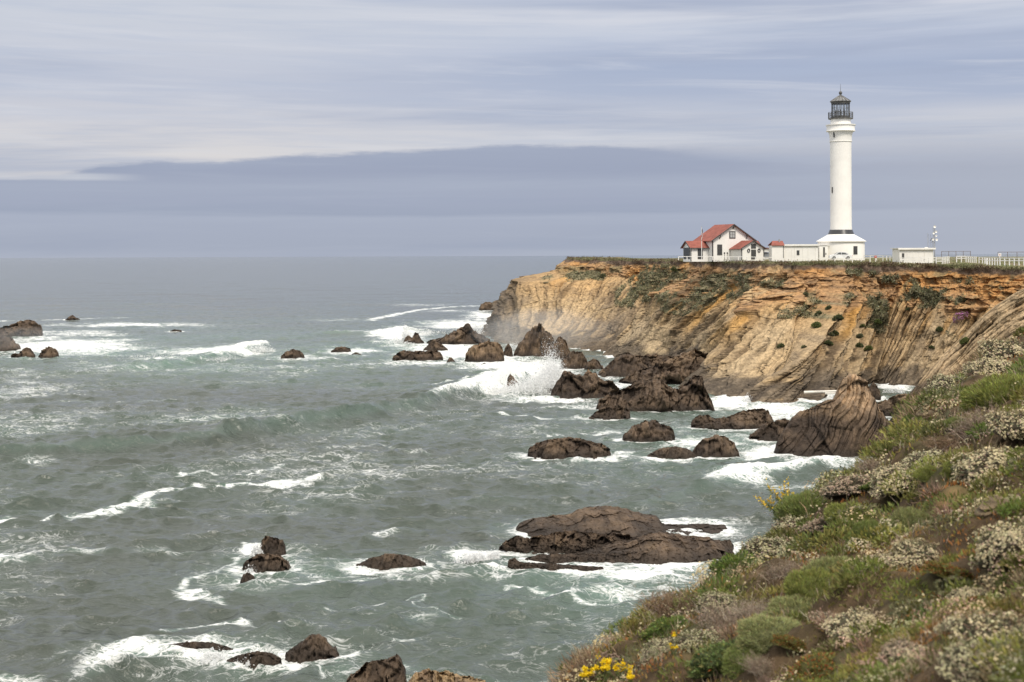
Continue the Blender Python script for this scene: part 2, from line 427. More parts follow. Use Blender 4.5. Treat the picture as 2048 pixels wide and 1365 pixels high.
def build_headland():
    fp = np.array([c[0] for c in CTRL], float); rp = np.array([c[1] for c in CTRL], float); rY = np.array([c[2] for c in CTRL], float)
    foot = on_sea(fp[:, 0], fp[:, 1]); rim = at(rp[:, 0], rp[:, 1], rY)
    cum = np.concatenate([[0], np.cumsum(np.abs(np.diff(fp[:, 0])) + np.abs(np.diff(rp[:, 0])) + 8)])
    c = np.linspace(0, cum[-1], NU)
    I = lambda a, n=14: smooth1(np.interp(c, cum, a), n)
    Fx, Fy = I(foot[:, 0]), I(foot[:, 1]); Rx, Ry, Rz = I(rim[:, 0]), I(rim[:, 1]), I(rim[:, 2], 40)
    fpx = np.interp(c, cum, fp[:, 0]) + np.where(c < cum[2], -200, 0)
    # outward normal in plan from the mean line
    mx, my = (Fx + Rx) / 2, (Fy + Ry) / 2
    tx, ty = np.gradient(smooth1(mx, 50)), np.gradient(smooth1(my, 50))
    ln = np.hypot(tx, ty); nx, ny = ty / ln, -tx / ln                      # to the right of travel = towards the sea
    v = np.linspace(0, 1, NV)
    vz = np.interp(v, [0, 0.04, 0.96, 1], [-0.05, 0.0, 1.0, 1.0])
    vs_ = np.interp(v, [0, .04, .10, .22, .45, .66, .77, .84, .93, .96, 1.0], [0, 0.02, .13, .30, .55, .77, .885, .925, .955, .965, 1.0])
    V2, C2 = np.meshgrid(v, c, indexing='ij')
    nose_v = np.interp(v, [0, .25, .55, .70, .735, .80, .92, 1.0], [0, .135, .30, .385, .56, .80, .93, 1.0])
    kn = 1 - step(c, cum[3], cum[5]); S = lerp(vs_[:, None], nose_v[:, None], kn[None])
    X = lerp(Fx[None], Rx[None], S); Y = lerp(Fy[None], Ry[None], S)
    Z = lerp(0.0, Rz[None], vz[:, None]) * np.ones_like(X)
    FP = np.broadcast_to(fpx[None], X.shape)
    # --- buttresses, coves and gullies
    angd = np.interp(FP, [950, 1100, 1300, 1500, 1650, 1750, 1850, 2000], [64, 58, 53, 56, 61, 64, 60, 56])
    rpx_c = np.interp(c, cum, rp[:, 0]); hpx = np.interp(c, cum, fp[:, 1] - rp[:, 1])
    LEAN = (hpx[None] / np.tan(np.radians(angd)) - (rpx_c - fpx)[None])
    SS = FP - LEAN * V2                                                       # runs across the leaning slabs
    def bump(px0, w, amp, va, vb, lean=0.0):
        return amp * np.exp(-((SS - px0 - lean * V2) / w) ** 2) * (1 - step(V2, va, vb))
    # dip slabs: each starts with a sharp step out on its left and falls back to the next
    EDGES = [(965, 1.5), (1000, 1.6), (1040, 2.2), (1082, 3.0), (1130, 1.8), (1172, 2.4), (1205, 1.4), (1268, 6.5), (1330, 2.2), (1378, 3.4), (1432, 4.6), (1470, 1.6), (1528, 4.6), (1562, 1.6), (1596, 2.4), (1634, 1.8), (1668, 2.0), (1706, 2.6), (1742, 1.4), (1786, 2.0), (1830, 1.5), (1880, 2.0), (1940, 2)]
    D = 0.0
    jit = fbm(X * .16, Y * .1, Z * .16, 3) * 7
    for k, (e, amp) in enumerate(EDGES):
        nxt = EDGES[k + 1][0] if k + 1 < len(EDGES) else e + 60
        sj = SS + jit - e
        D = D + amp * 1.3 * step(sj, -3, 4) * np.clip(1 - sj / (nxt - e + 12), 0, 1)
    D = D * (1 - step(V2, .60, .86) * .85)
    D = D - bump(1238, 22, 4.0, .34, .62) - bump(1418, 12, 2.2, .3, .6) - bump(1505, 16, 2.4, .5, .72) - bump(1690, 46, 2.2, .06, .13) - bump(1745, 12, 1.4, .48, .62) + bump(1452, 26, 2.5, .2, .45) + bump(1318, 30, 1.6, .4, .7)
    # bedding planes: traces lean right going up, steeper in the middle, flatter at the right
    ang = np.radians(angd)
    MPX = 0.088                                                               # metres per photo pixel along the face
    q = SS * MPX + fbm(X * .05, Y * .05, Z * .05, 2) * .8 + fbm(X * .35, Y * .2, Z * .35, 2) * .06
    along = FP * MPX * .5 + Z * 1.2
    oz = Rz[None] * .66 + fbm(SS * .016, Z * .04, 3.0, 4, .55) * 7.5                  # height where the orange terrace soil begins
    oz = np.clip(oz + np.interp(FP, [950, 1090, 1200], [5.5, 4.0, 0]), 9.5, 18.6)
    rockm = 1 - step(Z, oz - .8, oz + .8)                                      # 1 on bedrock
    bedh, crack = beds1d(q + fbm(X * .8, Y * .8, Z * .8, 2) * .12, along, 2.0, ((2.6, .50), (1.2, .36), (.62, .24)))
    beds = bedh
    slabs = fbm(q * .16, along * .02, 9.0, 2)
    fine = fbm(q * 1.5, along * .05, 7.0, 3, .6)
    flat = step(fbm(q * .09, along * .05, 21.0, 3), -.02, .16) * lerp(.25, 1, step(FP, 1090, 1200))                # smooth slab faces between the bedded bands
    env = step(V2, 0.0, 0.05)
    blk = facets(q * .55, along * .16, Y * .12, 3); blk2 = facets(q * 1.5, along * .55, Y * .4, 9)
    D = D * step(V2, -.02, .03) + rockm * env * (blk * .30 + blk2 * .22) + rockm * env * (slabs * 1.6 + bedh * lerp(2.3, .5, flat) - crack * lerp(.75, .12, flat) + fine * lerp(.34, .10, flat))
    layers = fbm(Z * 1.3 + fbm(X * .12, Y * .12, 0, 2) * .8, X * .02, 4.0, 4, .65)
    gul = fbm(X * .35, Y * .2, Z * .05, 4, .55, ridged=True)
    top = step(Z, Rz[None] - 2.2, Rz[None] - 1.0)
    D += (1 - rockm) * (1 - top) * (layers * .6 + gul * 1.1 - .2 + facets(X * .5, Y * .2, Z * .9, 5) * .9 + facets(X * 1.3, Y * .6, Z * 1.8, 6) * .35) + top * (fbm(X * .5, Y * .3, Z * .5, 3) * .7 + .1)
    D += (fbm(X * .09, Y * .09, Z * .07, 3) * lerp(2.0, .9, rockm)) * env + fbm(X * .9, Y * .9, Z * .9, 3) * .18
    px0, py0 = proj(X, Y, Z)
    VEG = [(1310, 575, 60, 42, -45), (1262, 590, 40, 26, -30), (1150, 556, 34, 16, -20), (1196, 552, 26, 10, 0), (1345, 545, 40, 16, 0), (1430, 590, 40, 34, -45), (1400, 612, 26, 26, -45),
           (1490, 575, 34, 20, -45), (1470, 560, 50, 16, 0), (1560, 570, 40, 12, 0), (1620, 620, 30, 26, -45), (1660, 600, 26, 18, -45), (1738, 610, 34, 40, -60), (1750, 650, 20, 34, -70),
           (1836, 600, 44, 36, -20), (1790, 560, 50, 14, 0), (1905, 600, 40, 26, -10), (1940, 560, 40, 12, 0), (1700, 545, 50, 8, 0), (2005, 580, 40, 18, -20), (1100, 560, 20, 10, -20), (1580, 628, 16, 14, -45), (1905, 690, 26, 46, -55)]
    veg = sum(blob(px0, py0, *b) for b in VEG)
    vn = fbm(X * .28, Y * .2, Z * .28, 4, .6)
    veg = step(np.minimum(veg, .75) + vn * .75 + fbm(X * 1.2, Y * .8, Z * 1.2, 3) * .35, .56, .84) * step(Z, 7, 9.5) * (1 - step(Z, Rz[None] - .9, Rz[None] - .5))
    D += veg * (.35 + .35 * fbm(X * 1.3, Y, Z * 1.3, 3))
    X2, Y2 = X + nx[None] * D, Y + ny[None] * D
    rough_top = step(V2, .955, .97)
    Z2 = Z + rough_top * fbm(X * .25, Y * .12, 8.0, 4, .6) * .42 + fbm(X * .7, Y * .7, Z * .7, 2) * .12 * env
    # --- colour of the materials, with crack and recess shade painted in
    n1 = fbm(X * .12, Y * .12, Z * .12, 4); n2 = fbm(X * .8, Y * .8, Z * .8, 3)
    tan_ = cmix((.47, .355, .225), (.30, .235, .165), step(n1 * .8 + slabs * .5 + bedh * 1.1 + blk * .5 + blk2 * .4, -.4, .45))
    tan_ = cmix(tan_, cmix((.50, .40, .275), (.38, .31, .225), step(n1 + n2 * .4, -.3, .4)), flat * .75)
    tan_ = cmix(tan_, tan_ * .72, (1 - flat) * step(bedh + n2 * .3, -.1, .3) * .5)
    bedline = step(bedh, .12, .4)
    tan_ = cmix(tan_, (.115, .085, .06), crack * lerp(.95, .28, flat))  # crevice shadow painted into the rock colour along the partings
    och = step(fbm(q * .5, along * .02, 31.0, 3), .12, .42) * step(fbm(X * .05, Y * .05, 5.0, 2), -.25, .25)
    och = np.maximum(och, bedline * step(px0, 1500, 1640) * .55)
    tan_ = cmix(tan_, (.52, .30, .09), och * .7 * step(Z, 4, 9))
    warmish = step(Z, 8, 15)
    tan_ = cmix(tan_, tan_ * np.array([1.08, .95, .78]), warmish * .8)
    tan_ = tan_ * np.array([.98, .93, .83], np.float32)
    orange = cmix((.47, .275, .125), (.33, .20, .105), step(layers * .6 + n2 * .7 + gul * .5, -.2, .5))
    orange = cmix(orange, (.52, .37, .20), step(n1 + n2 * .5, .12, .5) * .8)
    orange = cmix(orange, (.52, .26, .085), step(fbm(X * .06, Y * .06, Z * .1, 3), .05, .35) * .7)
    orange = cmix(orange, (.15, .10, .06), step(fbm(X * .9, Y * .5, Z * 2.2, 3), .15, .4) * .8)
    orange = cmix(orange, (.20, .17, .095), step(fbm(SS * .03, Z * .25, 12.0, 4, .6), .08, .36) * .75)
    col = cmix(orange, tan_, rockm)
    # wet grey with painted shade on the seaward nose, painted shade in the recesses
    nose = blob(px0, py0, 1000, 622, 78, 48, -58) * 1.25 + blob(px0, py0, 1240, 655, 34, 45, 0) * 1.1 + blob(px0, py0, 1660, 772, 70, 16, 0) + blob(px0, py0, 1792, 660, 14, 30, 15) * .5 + blob(px0, py0, 1480, 770, 40, 34, 0)
    col = cmix(col, (.125, .102, .080), np.clip(nose * .9 + n1 * .5 * nose, 0, 1) * .8 * rockm)
    wetz = 1.5 + n1 * 2.6 + blk * 1.2 + np.interp(FP, [950, 1010, 1100, 1240, 1300, 1420, 1540, 1600, 1800], [2.6, 2.2, 1.4, 2.6, .8, 3.0, .8, 1.0, .8])
    col = cmix(col, cmix((.085, .068, .052), (.15, .118, .085), step(blk2 + n2 * .6, -.2, .4)), (1 - step(Z, wetz - .7, wetz + .9)) * .9)
    brown = cmix((.075, .055, .042), (.15, .11, .085), step(n2, -.2, .4))
    col = cmix(col, brown, step(Z, Rz[None] - 1.35 + n1 * 1.5 + n2 * .4, Rz[None] - .85 + n1 * 1.5 + n2 * .4) * .92)
    green = cmix((.15, .14, .078), (.24, .21, .13), step(n2 + vn, -.3, .5))
    col = cmix(col, green, veg * .95)
    pink = blob(px0, py0, 1920, 640, 26, 14, -45)
    turf = cmix((.13, .135, .06), (.20, .175, .10), step(fbm(X * .25, Y * .1, 2.0, 4, .6), -.25, .35))
    col = cmix(col, turf, step(V2 + vn * .028 + n2 * .01, .944, .962))
    P = np.stack([X2, Y2, Z2], -1)
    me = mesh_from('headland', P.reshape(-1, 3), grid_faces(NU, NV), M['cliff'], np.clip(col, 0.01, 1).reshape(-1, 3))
    tag(link('headland_cliff', me), 'tall layered sea cliff of tan and orange rock below the lighthouse', 'cliff', kind='structure')
    # --- turf on the plateau behind the rim
    rimP = P[-1]
    NP = 150
    tgt = np.stack([np.interp(np.arange(NU), [0, 120, 400, 1000, NU - 1], [60, 62, 95, 200, 330]), np.interp(np.arange(NU), [0, 120, 300, NU - 1], [470, 480, 500, 470]), np.full(NU, 20.95)], -1)
    w = np.linspace(0, 1, NP)[:, None] ** 1.7
    G = lerp(rimP[None, ::2], tgt[None, ::2], w[..., None])
    G[..., 2] = lerp(rimP[None, ::2, 2], 20.85, step(w, 0, .30)) + fbm(G[..., 0] * .22, G[..., 1] * .1, 8.0, 4, .55) * .22 * step(w, 0, .02) - .05 * (1 - step(w, 0, .01))
    n = fbm(G[..., 0] * .25, G[..., 1] * .1, 2.0, 4, .6); n3 = fbm(G[..., 0] * 1.1, G[..., 1] * .6, 5.0, 3)
    gc = cmix((.13, .135, .06), (.22, .185, .105), step(n, -.25, .35)); gc = cmix(gc, (.14, .10, .075), step(n3 + n, .25, .6) * .7); gc = cmix(gc, (.16, .18, .075), step(n3 - n, .2, .6) * .7)
    me = mesh_from('plateau', G.reshape(-1, 3), grid_faces(NU // 2, NP), M['turf'], gc.reshape(-1, 3))
    tag(link('headland_ground', me), 'flat grassy top of the headland round the lighthouse', 'ground', kind='structure')
    return P, veg, px0, py0, np.stack([nx, ny, 0 * nx], -1), G
CLIFF_P, CLIFF_VEG, CLIFF_PX, CLIFF_PY, CLIFF_N, PLATEAU = build_headland()

# ================================================================== rocks
FOOT = []          # footprints (x, y, half width, half depth) for the foam round them
def rock_surface(prof, base_py, dep, seed, ang=62, strata=.25, crag=1.0, tone=0.0, front=0.5, tonez=(2.0, 5.0), fold=0.0, periods=None, dens=0.62, toncol=(.34, .26, .17)):
    prof = np.array(prof, float)
    px0, px1 = prof[0, 0], prof[-1, 0]
    Yb = float(sea_depth((px0 + px1) / 2, base_py))
    W = (px1 - px0) / FPX * Yb; Dp = dep * W; Yr = Yb + Dp * front
    ns = int(np.clip((px1 - px0) * dens * 1.25, 36, 520)); nt = int(np.clip(ns * .55, 30, 240))
    s = np.linspace(0, 1, ns); t = np.linspace(-1, 1, nt)
    px = px0 + s * (px1 - px0)
    py = np.interp(px, prof[:, 0], prof[:, 1])
    hgt = np.maximum(0, prof[[0, -1], 1].max() - py)
    py = py - np.minimum(hgt * .5, hgt.max() * .3) * (fbm(s * 5 + seed, seed, 1.0, 3, .6) * .38 + fbm(s * 22 + seed, seed, 4.0, 3, .6) * .30) * min(1.0, crag + .2)
    R = at(px, py, Yr)
    H = np.maximum(R[:, 2], .02)
    H = lerp(-.7, H, step(np.minimum(s, 1 - s), 0, .035))
    e = np.clip(1 - np.abs(2 * s - 1) ** 3.2, 0, 1) ** .5
    hd = np.maximum(e, .12)
    T, _ = np.meshgrid(t, s, indexing='ij')
    shape = np.clip(1 - np.abs(T) ** 1.7, 0, 1) ** .85
    fr, bk = Dp * front, Dp * (1 - front)
    X = np.broadcast_to(R[:, 0][None], T.shape) + 0.0
    Y = Yr + np.where(T < 0, T * fr, T * bk) * hd[None]
    Z = (H[None] + .9) * shape - .9
    X = Xc = X * 1.0
    # perspective: the silhouette was set at depth Yr
    sc = max(.5, min(H.max(), W * .5))
    f = 1.6 / sc
    n = fbm(X * f + seed, Y * f, Z * f, 4, .55)
    ax, ay = np.radians(ang), 0
    wq = fbm(X * .25 + seed, Y * .25, Z * .25, 3) * (.55 + fold * 2.5)
    q = X * np.sin(ax) - Z * np.cos(ax) + .25 * Y + wq
    al = X * np.cos(ax) + Z * np.sin(ax)
    big = fbm(X * f * .55 + seed, Y * f * .55, Z * f * .55 + 4, 3, .5, ridged=True) - .25
    bh, ck = beds1d(q, al, seed % 50, periods if periods else ((1.3, .5), (.55, .35)) if sc > 1.5 else ((.6, .5), (.25, .35)))
    st = bh * 2.0 - ck * .45
    c3 = fbm(X * f * 3 + seed, Y * f * 3, Z * f * 3, 4, .6, ridged=True) - .25
    edge = np.clip(shape * 2.2, 0.15, 1)
    fc = facets(X * f * .8 + seed, Y * f * .8, Z * f * .8, int(seed) % 90); fc2 = facets(X * f * 2.2 + seed, Y * f * 2.2, Z * f * 2.2, int(seed) % 70)
    d = sc * crag * (.34 * fc + .15 * fc2) + sc * crag * (.12 * n + .14 * big + .12 * c3) + strata * st
    Y = Y - d * np.where(T < .25, 1, -.5) * edge
    Z = Z + .12 * shape + (sc * crag * (.05 * n + .09 * c3 * (1 - np.abs(T)) + (.10 * fc + .07 * fc2) * (1 - np.abs(T) * .6)) + strata * .25 * st) * edge
    X = X + sc * crag * .10 * fbm(X * f + 40, Y * f + seed, Z * f, 3) * edge
    n1 = fbm(X * .9 + seed, Y * .9, Z * .9, 4, .6); n2 = fbm(X * .25, Y * .25 + seed, Z * .25, 3)
    c = cmix((.056, .044, .035), (.135, .104, .076), step(n1 * .7 + n2 + fc * .5, -.45, .5))
    c = cmix(c, (.185, .14, .095), step(bh, .05, .35) * .5)
    c = cmix(c, (.19, .145, .09), step(n2 - n1 * .6, .25, .6) * .35)
    c = cmix(c, c * .42, ck * .75 * min(1.0, strata * 2.2))  # shadow in the cracks put into the colour
    if tone:
        c = cmix(c, cmix(toncol, (.22, .17, .12), step(n1 + st * .5, -.3, .4)), step(Z + n2 * 1.6, *tonez) * tone)
    c = cmix(c, (.036, .031, .027), (1 - step(Z, .25 + n1 * .4, 1.1 + n1 * .5)) * .8)
    c = c * np.array([.98, .88, .80], np.float32)
    return np.stack([X, Y, Z], -1), c, ns, nt, (float((R[0, 0] + R[-1, 0]) / 2), float(Yr - fr * .1), W / 2, Dp / 2)
def rock(label, prof, base_py, dep=.6, seed=None, group='sea rocks', name='sea_rock', foot=True, **kw):
    P, c, ns, nt, ft = rock_surface(prof, base_py, dep, (sum(map(ord, label)) % 7 + prof[0][0] * .137) if seed is None else seed, **kw)
    if foot: FOOT.append(ft)
    o = P.mean((0, 1)); o[2] = 0
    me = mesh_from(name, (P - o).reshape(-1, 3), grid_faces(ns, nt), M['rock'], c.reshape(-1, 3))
    ob = link(name, me); ob.location = o
    return tag(ob, label, 'rock', group)

ROCKS = [
 # label, silhouette, base py, options
 ('small grey rock far behind the foot of the headland', [(957, 620), (962, 609), (972, 605), (984, 607), (990, 620)], 621, dict(dep=.7, crag=.7)),
 ('jagged twin-peaked rock in the surf off the headland point', [(806, 687), (811, 677), (818, 672), (824, 678), (830, 667), (836, 668), (841, 678), (849, 687)], 688, dict(dep=.6)),
 ('pointed brown rock with a long low tail off the headland point', [(850, 687), (880, 676), (900, 668), (918, 660), (932, 652), (940, 653), (948, 664), (962, 671), (975, 680), (985, 688)], 689, dict(dep=.45, strata=.4)),
 ('low broken rock awash in front of the pointed brown rock', [(846, 701), (857, 690), (868, 685), (880, 688), (897, 701)], 701, dict(dep=.5)),
 ('long flat brown rock slab lying in white surf', [(782, 719), (795, 708), (808, 702), (830, 705), (858, 703), (880, 704), (888, 716)], 721, dict(dep=.4, front=.4)),
 ('small lone rock right of the long flat slab', [(892, 728), (899, 716), (905, 718), (913, 728)], 728, dict(dep=.7)),
 ('blocky tan-sided rock in white water before the headland nose', [(929, 712), (942, 697), (960, 689), (978, 685), (996, 688), (1005, 700), (1009, 715)], 724, dict(dep=.5, tone=.55, tonez=(1.0, 2.5))),
 ('narrow upright rock just right of the blocky tan rock', [(1005, 712), (1011, 695), (1018, 688), (1024, 700), (1026, 713)], 715, dict(dep=.9)),
 ('tiny dark rock in the foam before the blocky tan rock', [(960, 732), (968, 727), (979, 732)], 732, dict(dep=.6)),
 ('ragged low rock in open water ringed by foam', [(661, 704), (672, 697), (688, 695), (700, 698), (704, 705)], 705, dict(dep=.6)),
 ('small flat rock right beside the ragged low rock', [(702, 711), (712, 706), (724, 711)], 712, dict(dep=.6)),
 ('big dark grey rock mass against the headland foot', [(1026, 712), (1036, 690), (1050, 672), (1064, 656), (1076, 650), (1090, 660), (1104, 676), (1112, 706)], 714, dict(dep=.6, strata=.45)),
 ('steep dark rock at the right edge of the breaking spray', [(1102, 716), (1107, 690), (1116, 677), (1125, 676), (1134, 690), (1144, 712)], 719, dict(dep=.7, strata=.4)),
 ('rounded brown rock between the spray and the ribbed mound', [(1118, 736), (1126, 718), (1140, 706), (1158, 704), (1170, 715), (1181, 736)], 739, dict(dep=.6, strata=.4)),
 ('small cone rock beside the ribbed mound', [(1167, 739), (1178, 724), (1188, 719), (1198, 724), (1207, 739)], 741, dict(dep=.7)),
 ('ribbed brown mound of rock near the cliff foot', [(1195, 750), (1214, 732), (1234, 716), (1252, 707), (1266, 709), (1280, 722), (1300, 744)], 754, dict(dep=.7, strata=.5, ang=72, crag=.6)),
 ('low dark ledge behind the ribbed mound', [(1230, 728), (1256, 716), (1290, 712), (1330, 712), (1370, 722), (1400, 735)], 738, dict(dep=.35, strata=.4)),
 ('long brown rock apron sloping down from the cliff', [(1232, 768), (1262, 752), (1300, 736), (1336, 722), (1370, 708), (1400, 704), (1440, 720), (1470, 760)], 770, dict(dep=.35, strata=.5, tone=.5, tonez=(2.5, 5.))),
 ('two-humped brown rock with rusty top right of the breaking wave', [(1098, 790), (1110, 772), (1122, 752), (1132, 742), (1148, 748), (1162, 756), (1176, 745), (1190, 748), (1206, 764), (1224, 768), (1242, 792)], 796, dict(dep=.5, tone=.35, tonez=(3., 4.5), toncol=(.34, .19, .07))),
 ('craggy rock with an upright leaning fin', [(1188, 816), (1202, 800), (1222, 788), (1250, 782), (1272, 768), (1300, 764), (1326, 766), (1344, 778), (1358, 780), (1372, 768), (1382, 758), (1392, 755), (1402, 754), (1406, 774), (1416, 796), (1430, 822)], 824, dict(dep=.4, strata=.5)),
 ('low mussel-dark rock in front of the leaning-fin rock', [(1176, 838), (1192, 826), (1212, 816), (1236, 812), (1262, 822)], 839, dict(dep=.4, crag=1.3)),
 ('seal-shaped upright rock inside the breaking wave', [(1013, 772), (1015, 757), (1020, 750), (1026, 754), (1032, 764), (1041, 772), (1048, 783)], 784, dict(dep=.5, crag=.5)),
 ('thin dark reef line at the spray foot', [(1068, 786), (1084, 779), (1100, 777), (1112, 785)], 787, dict(dep=.4)),
 ('long brown rock with one rounded hump in the cove', [(1379, 852), (1392, 838), (1410, 834), (1430, 840), (1452, 838), (1474, 828), (1500, 822), (1520, 822), (1536, 822), (1554, 854)], 859, dict(dep=.4, tone=.25, tonez=(2.4, 3.6))),
 ('low brown shoulder of rock left of the ribbed sea stack', [(1496, 878), (1514, 862), (1534, 850), (1556, 842), (1576, 844), (1600, 880)], 882, dict(dep=.6)),
 ('big ribbed sea stack with tilted folded layers', [(1546, 900), (1558, 880), (1570, 862), (1586, 838), (1604, 824), (1630, 813), (1652, 806), (1662, 803), (1672, 784), (1684, 760), (1698, 749), (1712, 751), (1726, 764), (1738, 778), (1746, 797), (1752, 812), (1766, 828), (1772, 842), (1800, 852), (1840, 880), (1880, 916)], 914, dict(dep=.30, strata=.7, ang=56, fold=.05, periods=((1.5, .5), (.7, .36), (.36, .25)), tone=.95, tonez=(3.4, 5.6), toncol=(.44, .33, .215), front=.62, crag=.30, dens=.95)),
 ('dark rounded rock peeping out behind the sea stack', [(1730, 798), (1738, 776), (1746, 767), (1754, 774), (1762, 796)], 800, dict(dep=.7, tone=.3)),
 ('low brown rock shelf in the cove right of the sea stack', [(1736, 838), (1756, 808), (1790, 796), (1830, 790), (1880, 800), (1930, 830)], 834, dict(dep=.3, tone=.4, tonez=(.6, 2.))),
 ('small wet rock beside the cove shelf', [(1776, 846), (1790, 832), (1806, 830), (1822, 846)], 848, dict(dep=.6)),
 ('pyramid-topped dark rock standing alone in the bay', [(1243, 878), (1254, 866), (1270, 852), (1290, 844), (1312, 844), (1330, 854), (1346, 862), (1351, 880)], 884, dict(dep=.6)),
 ('smooth domed dark rock nearest the sea stack', [(1378, 914), (1392, 894), (1410, 880), (1430, 872), (1448, 875), (1466, 890), (1479, 912)], 916, dict(dep=.7, crag=.7)),
 ('flat wave-washed rock left of the domed rock', [(1292, 914), (1320, 900), (1350, 895), (1376, 900), (1396, 914)], 918, dict(dep=.5, crag=.6)),
 ('long low black-topped rock in the middle of the bay', [(1052, 906), (1072, 892), (1094, 882), (1130, 880), (1170, 881), (1204, 892), (1226, 906)], 918, dict(dep=.5)),
 ('broad brown back of the largest rock in the bay', [(1022, 1066), (1040, 1050), (1056, 1043), (1092, 1037), (1140, 1030), (1156, 1020), (1170, 1017), (1200, 1016), (1240, 1019), (1284, 1028), (1314, 1038), (1326, 1052), (1380, 1066), (1430, 1078), (1462, 1100)], 1092, dict(dep=.60, front=.75, crag=.40, strata=.18)),
 ('jagged black mussel ledge in front of the largest rock', [(990, 1102), (1008, 1090), (1030, 1076), (1060, 1080), (1100, 1072), (1140, 1066), (1172, 1068), (1240, 1072), (1330, 1100)], 1108, dict(dep=.20, crag=1.3)),
 ('long flat shelf of rock awash under the mussel ledge', [(1040, 1122), (1080, 1113), (1140, 1110), (1220, 1112), (1300, 1106), (1350, 1112), (1400, 1126)], 1130, dict(dep=.2, crag=.7)),
 ('thin tongue of rock with a knob at its left end', [(1010, 1140), (1018, 1124), (1030, 1120), (1042, 1128), (1080, 1130), (1140, 1133), (1212, 1139)], 1143, dict(dep=.2, crag=.8)),
 ('broad wet slab running down from the largest rock to the bushes', [(1120, 1124), (1170, 1100), (1250, 1082), (1310, 1072), (1360, 1074), (1410, 1080), (1440, 1086), (1458, 1098), (1468, 1118), (1476, 1138)], 1138, dict(dep=.60, front=.75, crag=.6, strata=.18)),
 ('small dark rock behind the wet end of the largest rock', [(1424, 1100), (1440, 1086), (1458, 1082), (1470, 1098)], 1102, dict(dep=.7)),
 ('low whaleback rock left of the largest rock', [(708, 1136), (734, 1122), (770, 1112), (806, 1112), (836, 1122), (856, 1132)], 1139, dict(dep=.5, crag=.6)),
 ('upper of three stacked kelp-covered rocks with a splash', [(520, 1108), (526, 1086), (534, 1077), (552, 1078), (566, 1086), (572, 1108)], 1112, dict(dep=.8, crag=1.2)),
 ('middle and widest of three stacked kelp-covered rocks', [(479, 1144), (492, 1128), (512, 1114), (540, 1112), (562, 1116), (576, 1126), (582, 1142)], 1148, dict(dep=.6, crag=1.2)),
 ('lowest and smallest of three stacked kelp-covered rocks', [(480, 1167), (486, 1153), (497, 1149), (508, 1156), (511, 1168)], 1170, dict(dep=.8)),
 ('ridged dark pyramid rock in the near surf', [(568, 1312), (586, 1300), (602, 1286), (620, 1276), (634, 1273), (650, 1282), (664, 1298), (680, 1312)], 1322, dict(dep=.7, strata=.18)),
 ('long low rock awash behind the near surf line', [(318, 1306), (345, 1292), (384, 1288), (425, 1289), (470, 1304)], 1310, dict(dep=.3, crag=.6)),
 ('flat dark rock awash left of the ridged pyramid rock', [(450, 1326), (480, 1314), (516, 1307), (545, 1311), (566, 1324)], 1330, dict(dep=.35, crag=.8)),
 ('big dark boulder cut by the bottom edge of the photo', [(672, 1400), (700, 1358), (730, 1336), (752, 1328), (780, 1322), (798, 1320), (808, 1340), (818, 1400)], 1405, dict(dep=.7)),
 ('pale tan barnacled rock at the bottom edge of the photo', [(796, 1400), (830, 1352), (850, 1343), (880, 1348), (920, 1356), (968, 1366), (1000, 1400)], 1408, dict(dep=.5, tone=.95, tonez=(-1., .6), toncol=(.42, .33, .20), crag=1.2)),
 ('big sloping brown rock at the left edge of the photo', [(-60, 668), (-20, 656), (20, 655), (36, 648), (52, 642), (70, 643), (80, 652), (87, 673)], 674, dict(dep=.4)),
 ('rounded brown rock under the big left-edge rock', [(-50, 700), (-30, 676), (0, 668), (20, 676), (40, 698)], 702, dict(dep=.6)),
 ('wedge-shaped rock in white foam near the left edge', [(20, 716), (36, 708), (50, 697), (60, 698), (71, 713)], 718, dict(dep=.5)),
 ('hook-topped small rock in white foam near the left edge', [(77, 716), (84, 702), (98, 696), (110, 698), (117, 708), (104, 716)][:5] + [(118, 716)], 717, dict(dep=.6)),
 ('small peaked rock behind the far foam patch', [(130, 640), (138, 635), (145, 631), (152, 636), (161, 640)], 641, dict(dep=.6)),
 ('thin sliver of rock in the far foam patch', [(340, 663), (350, 660), (364, 662)], 663, dict(dep=.5)),
 ('lone dark knob of rock below the breaking crest', [(562, 714), (572, 705), (586, 700), (598, 702), (610, 713)], 717, dict(dep=.6)),
]
for label, prof, base, kw in ROCKS:
    rock(label, prof, base, **kw)
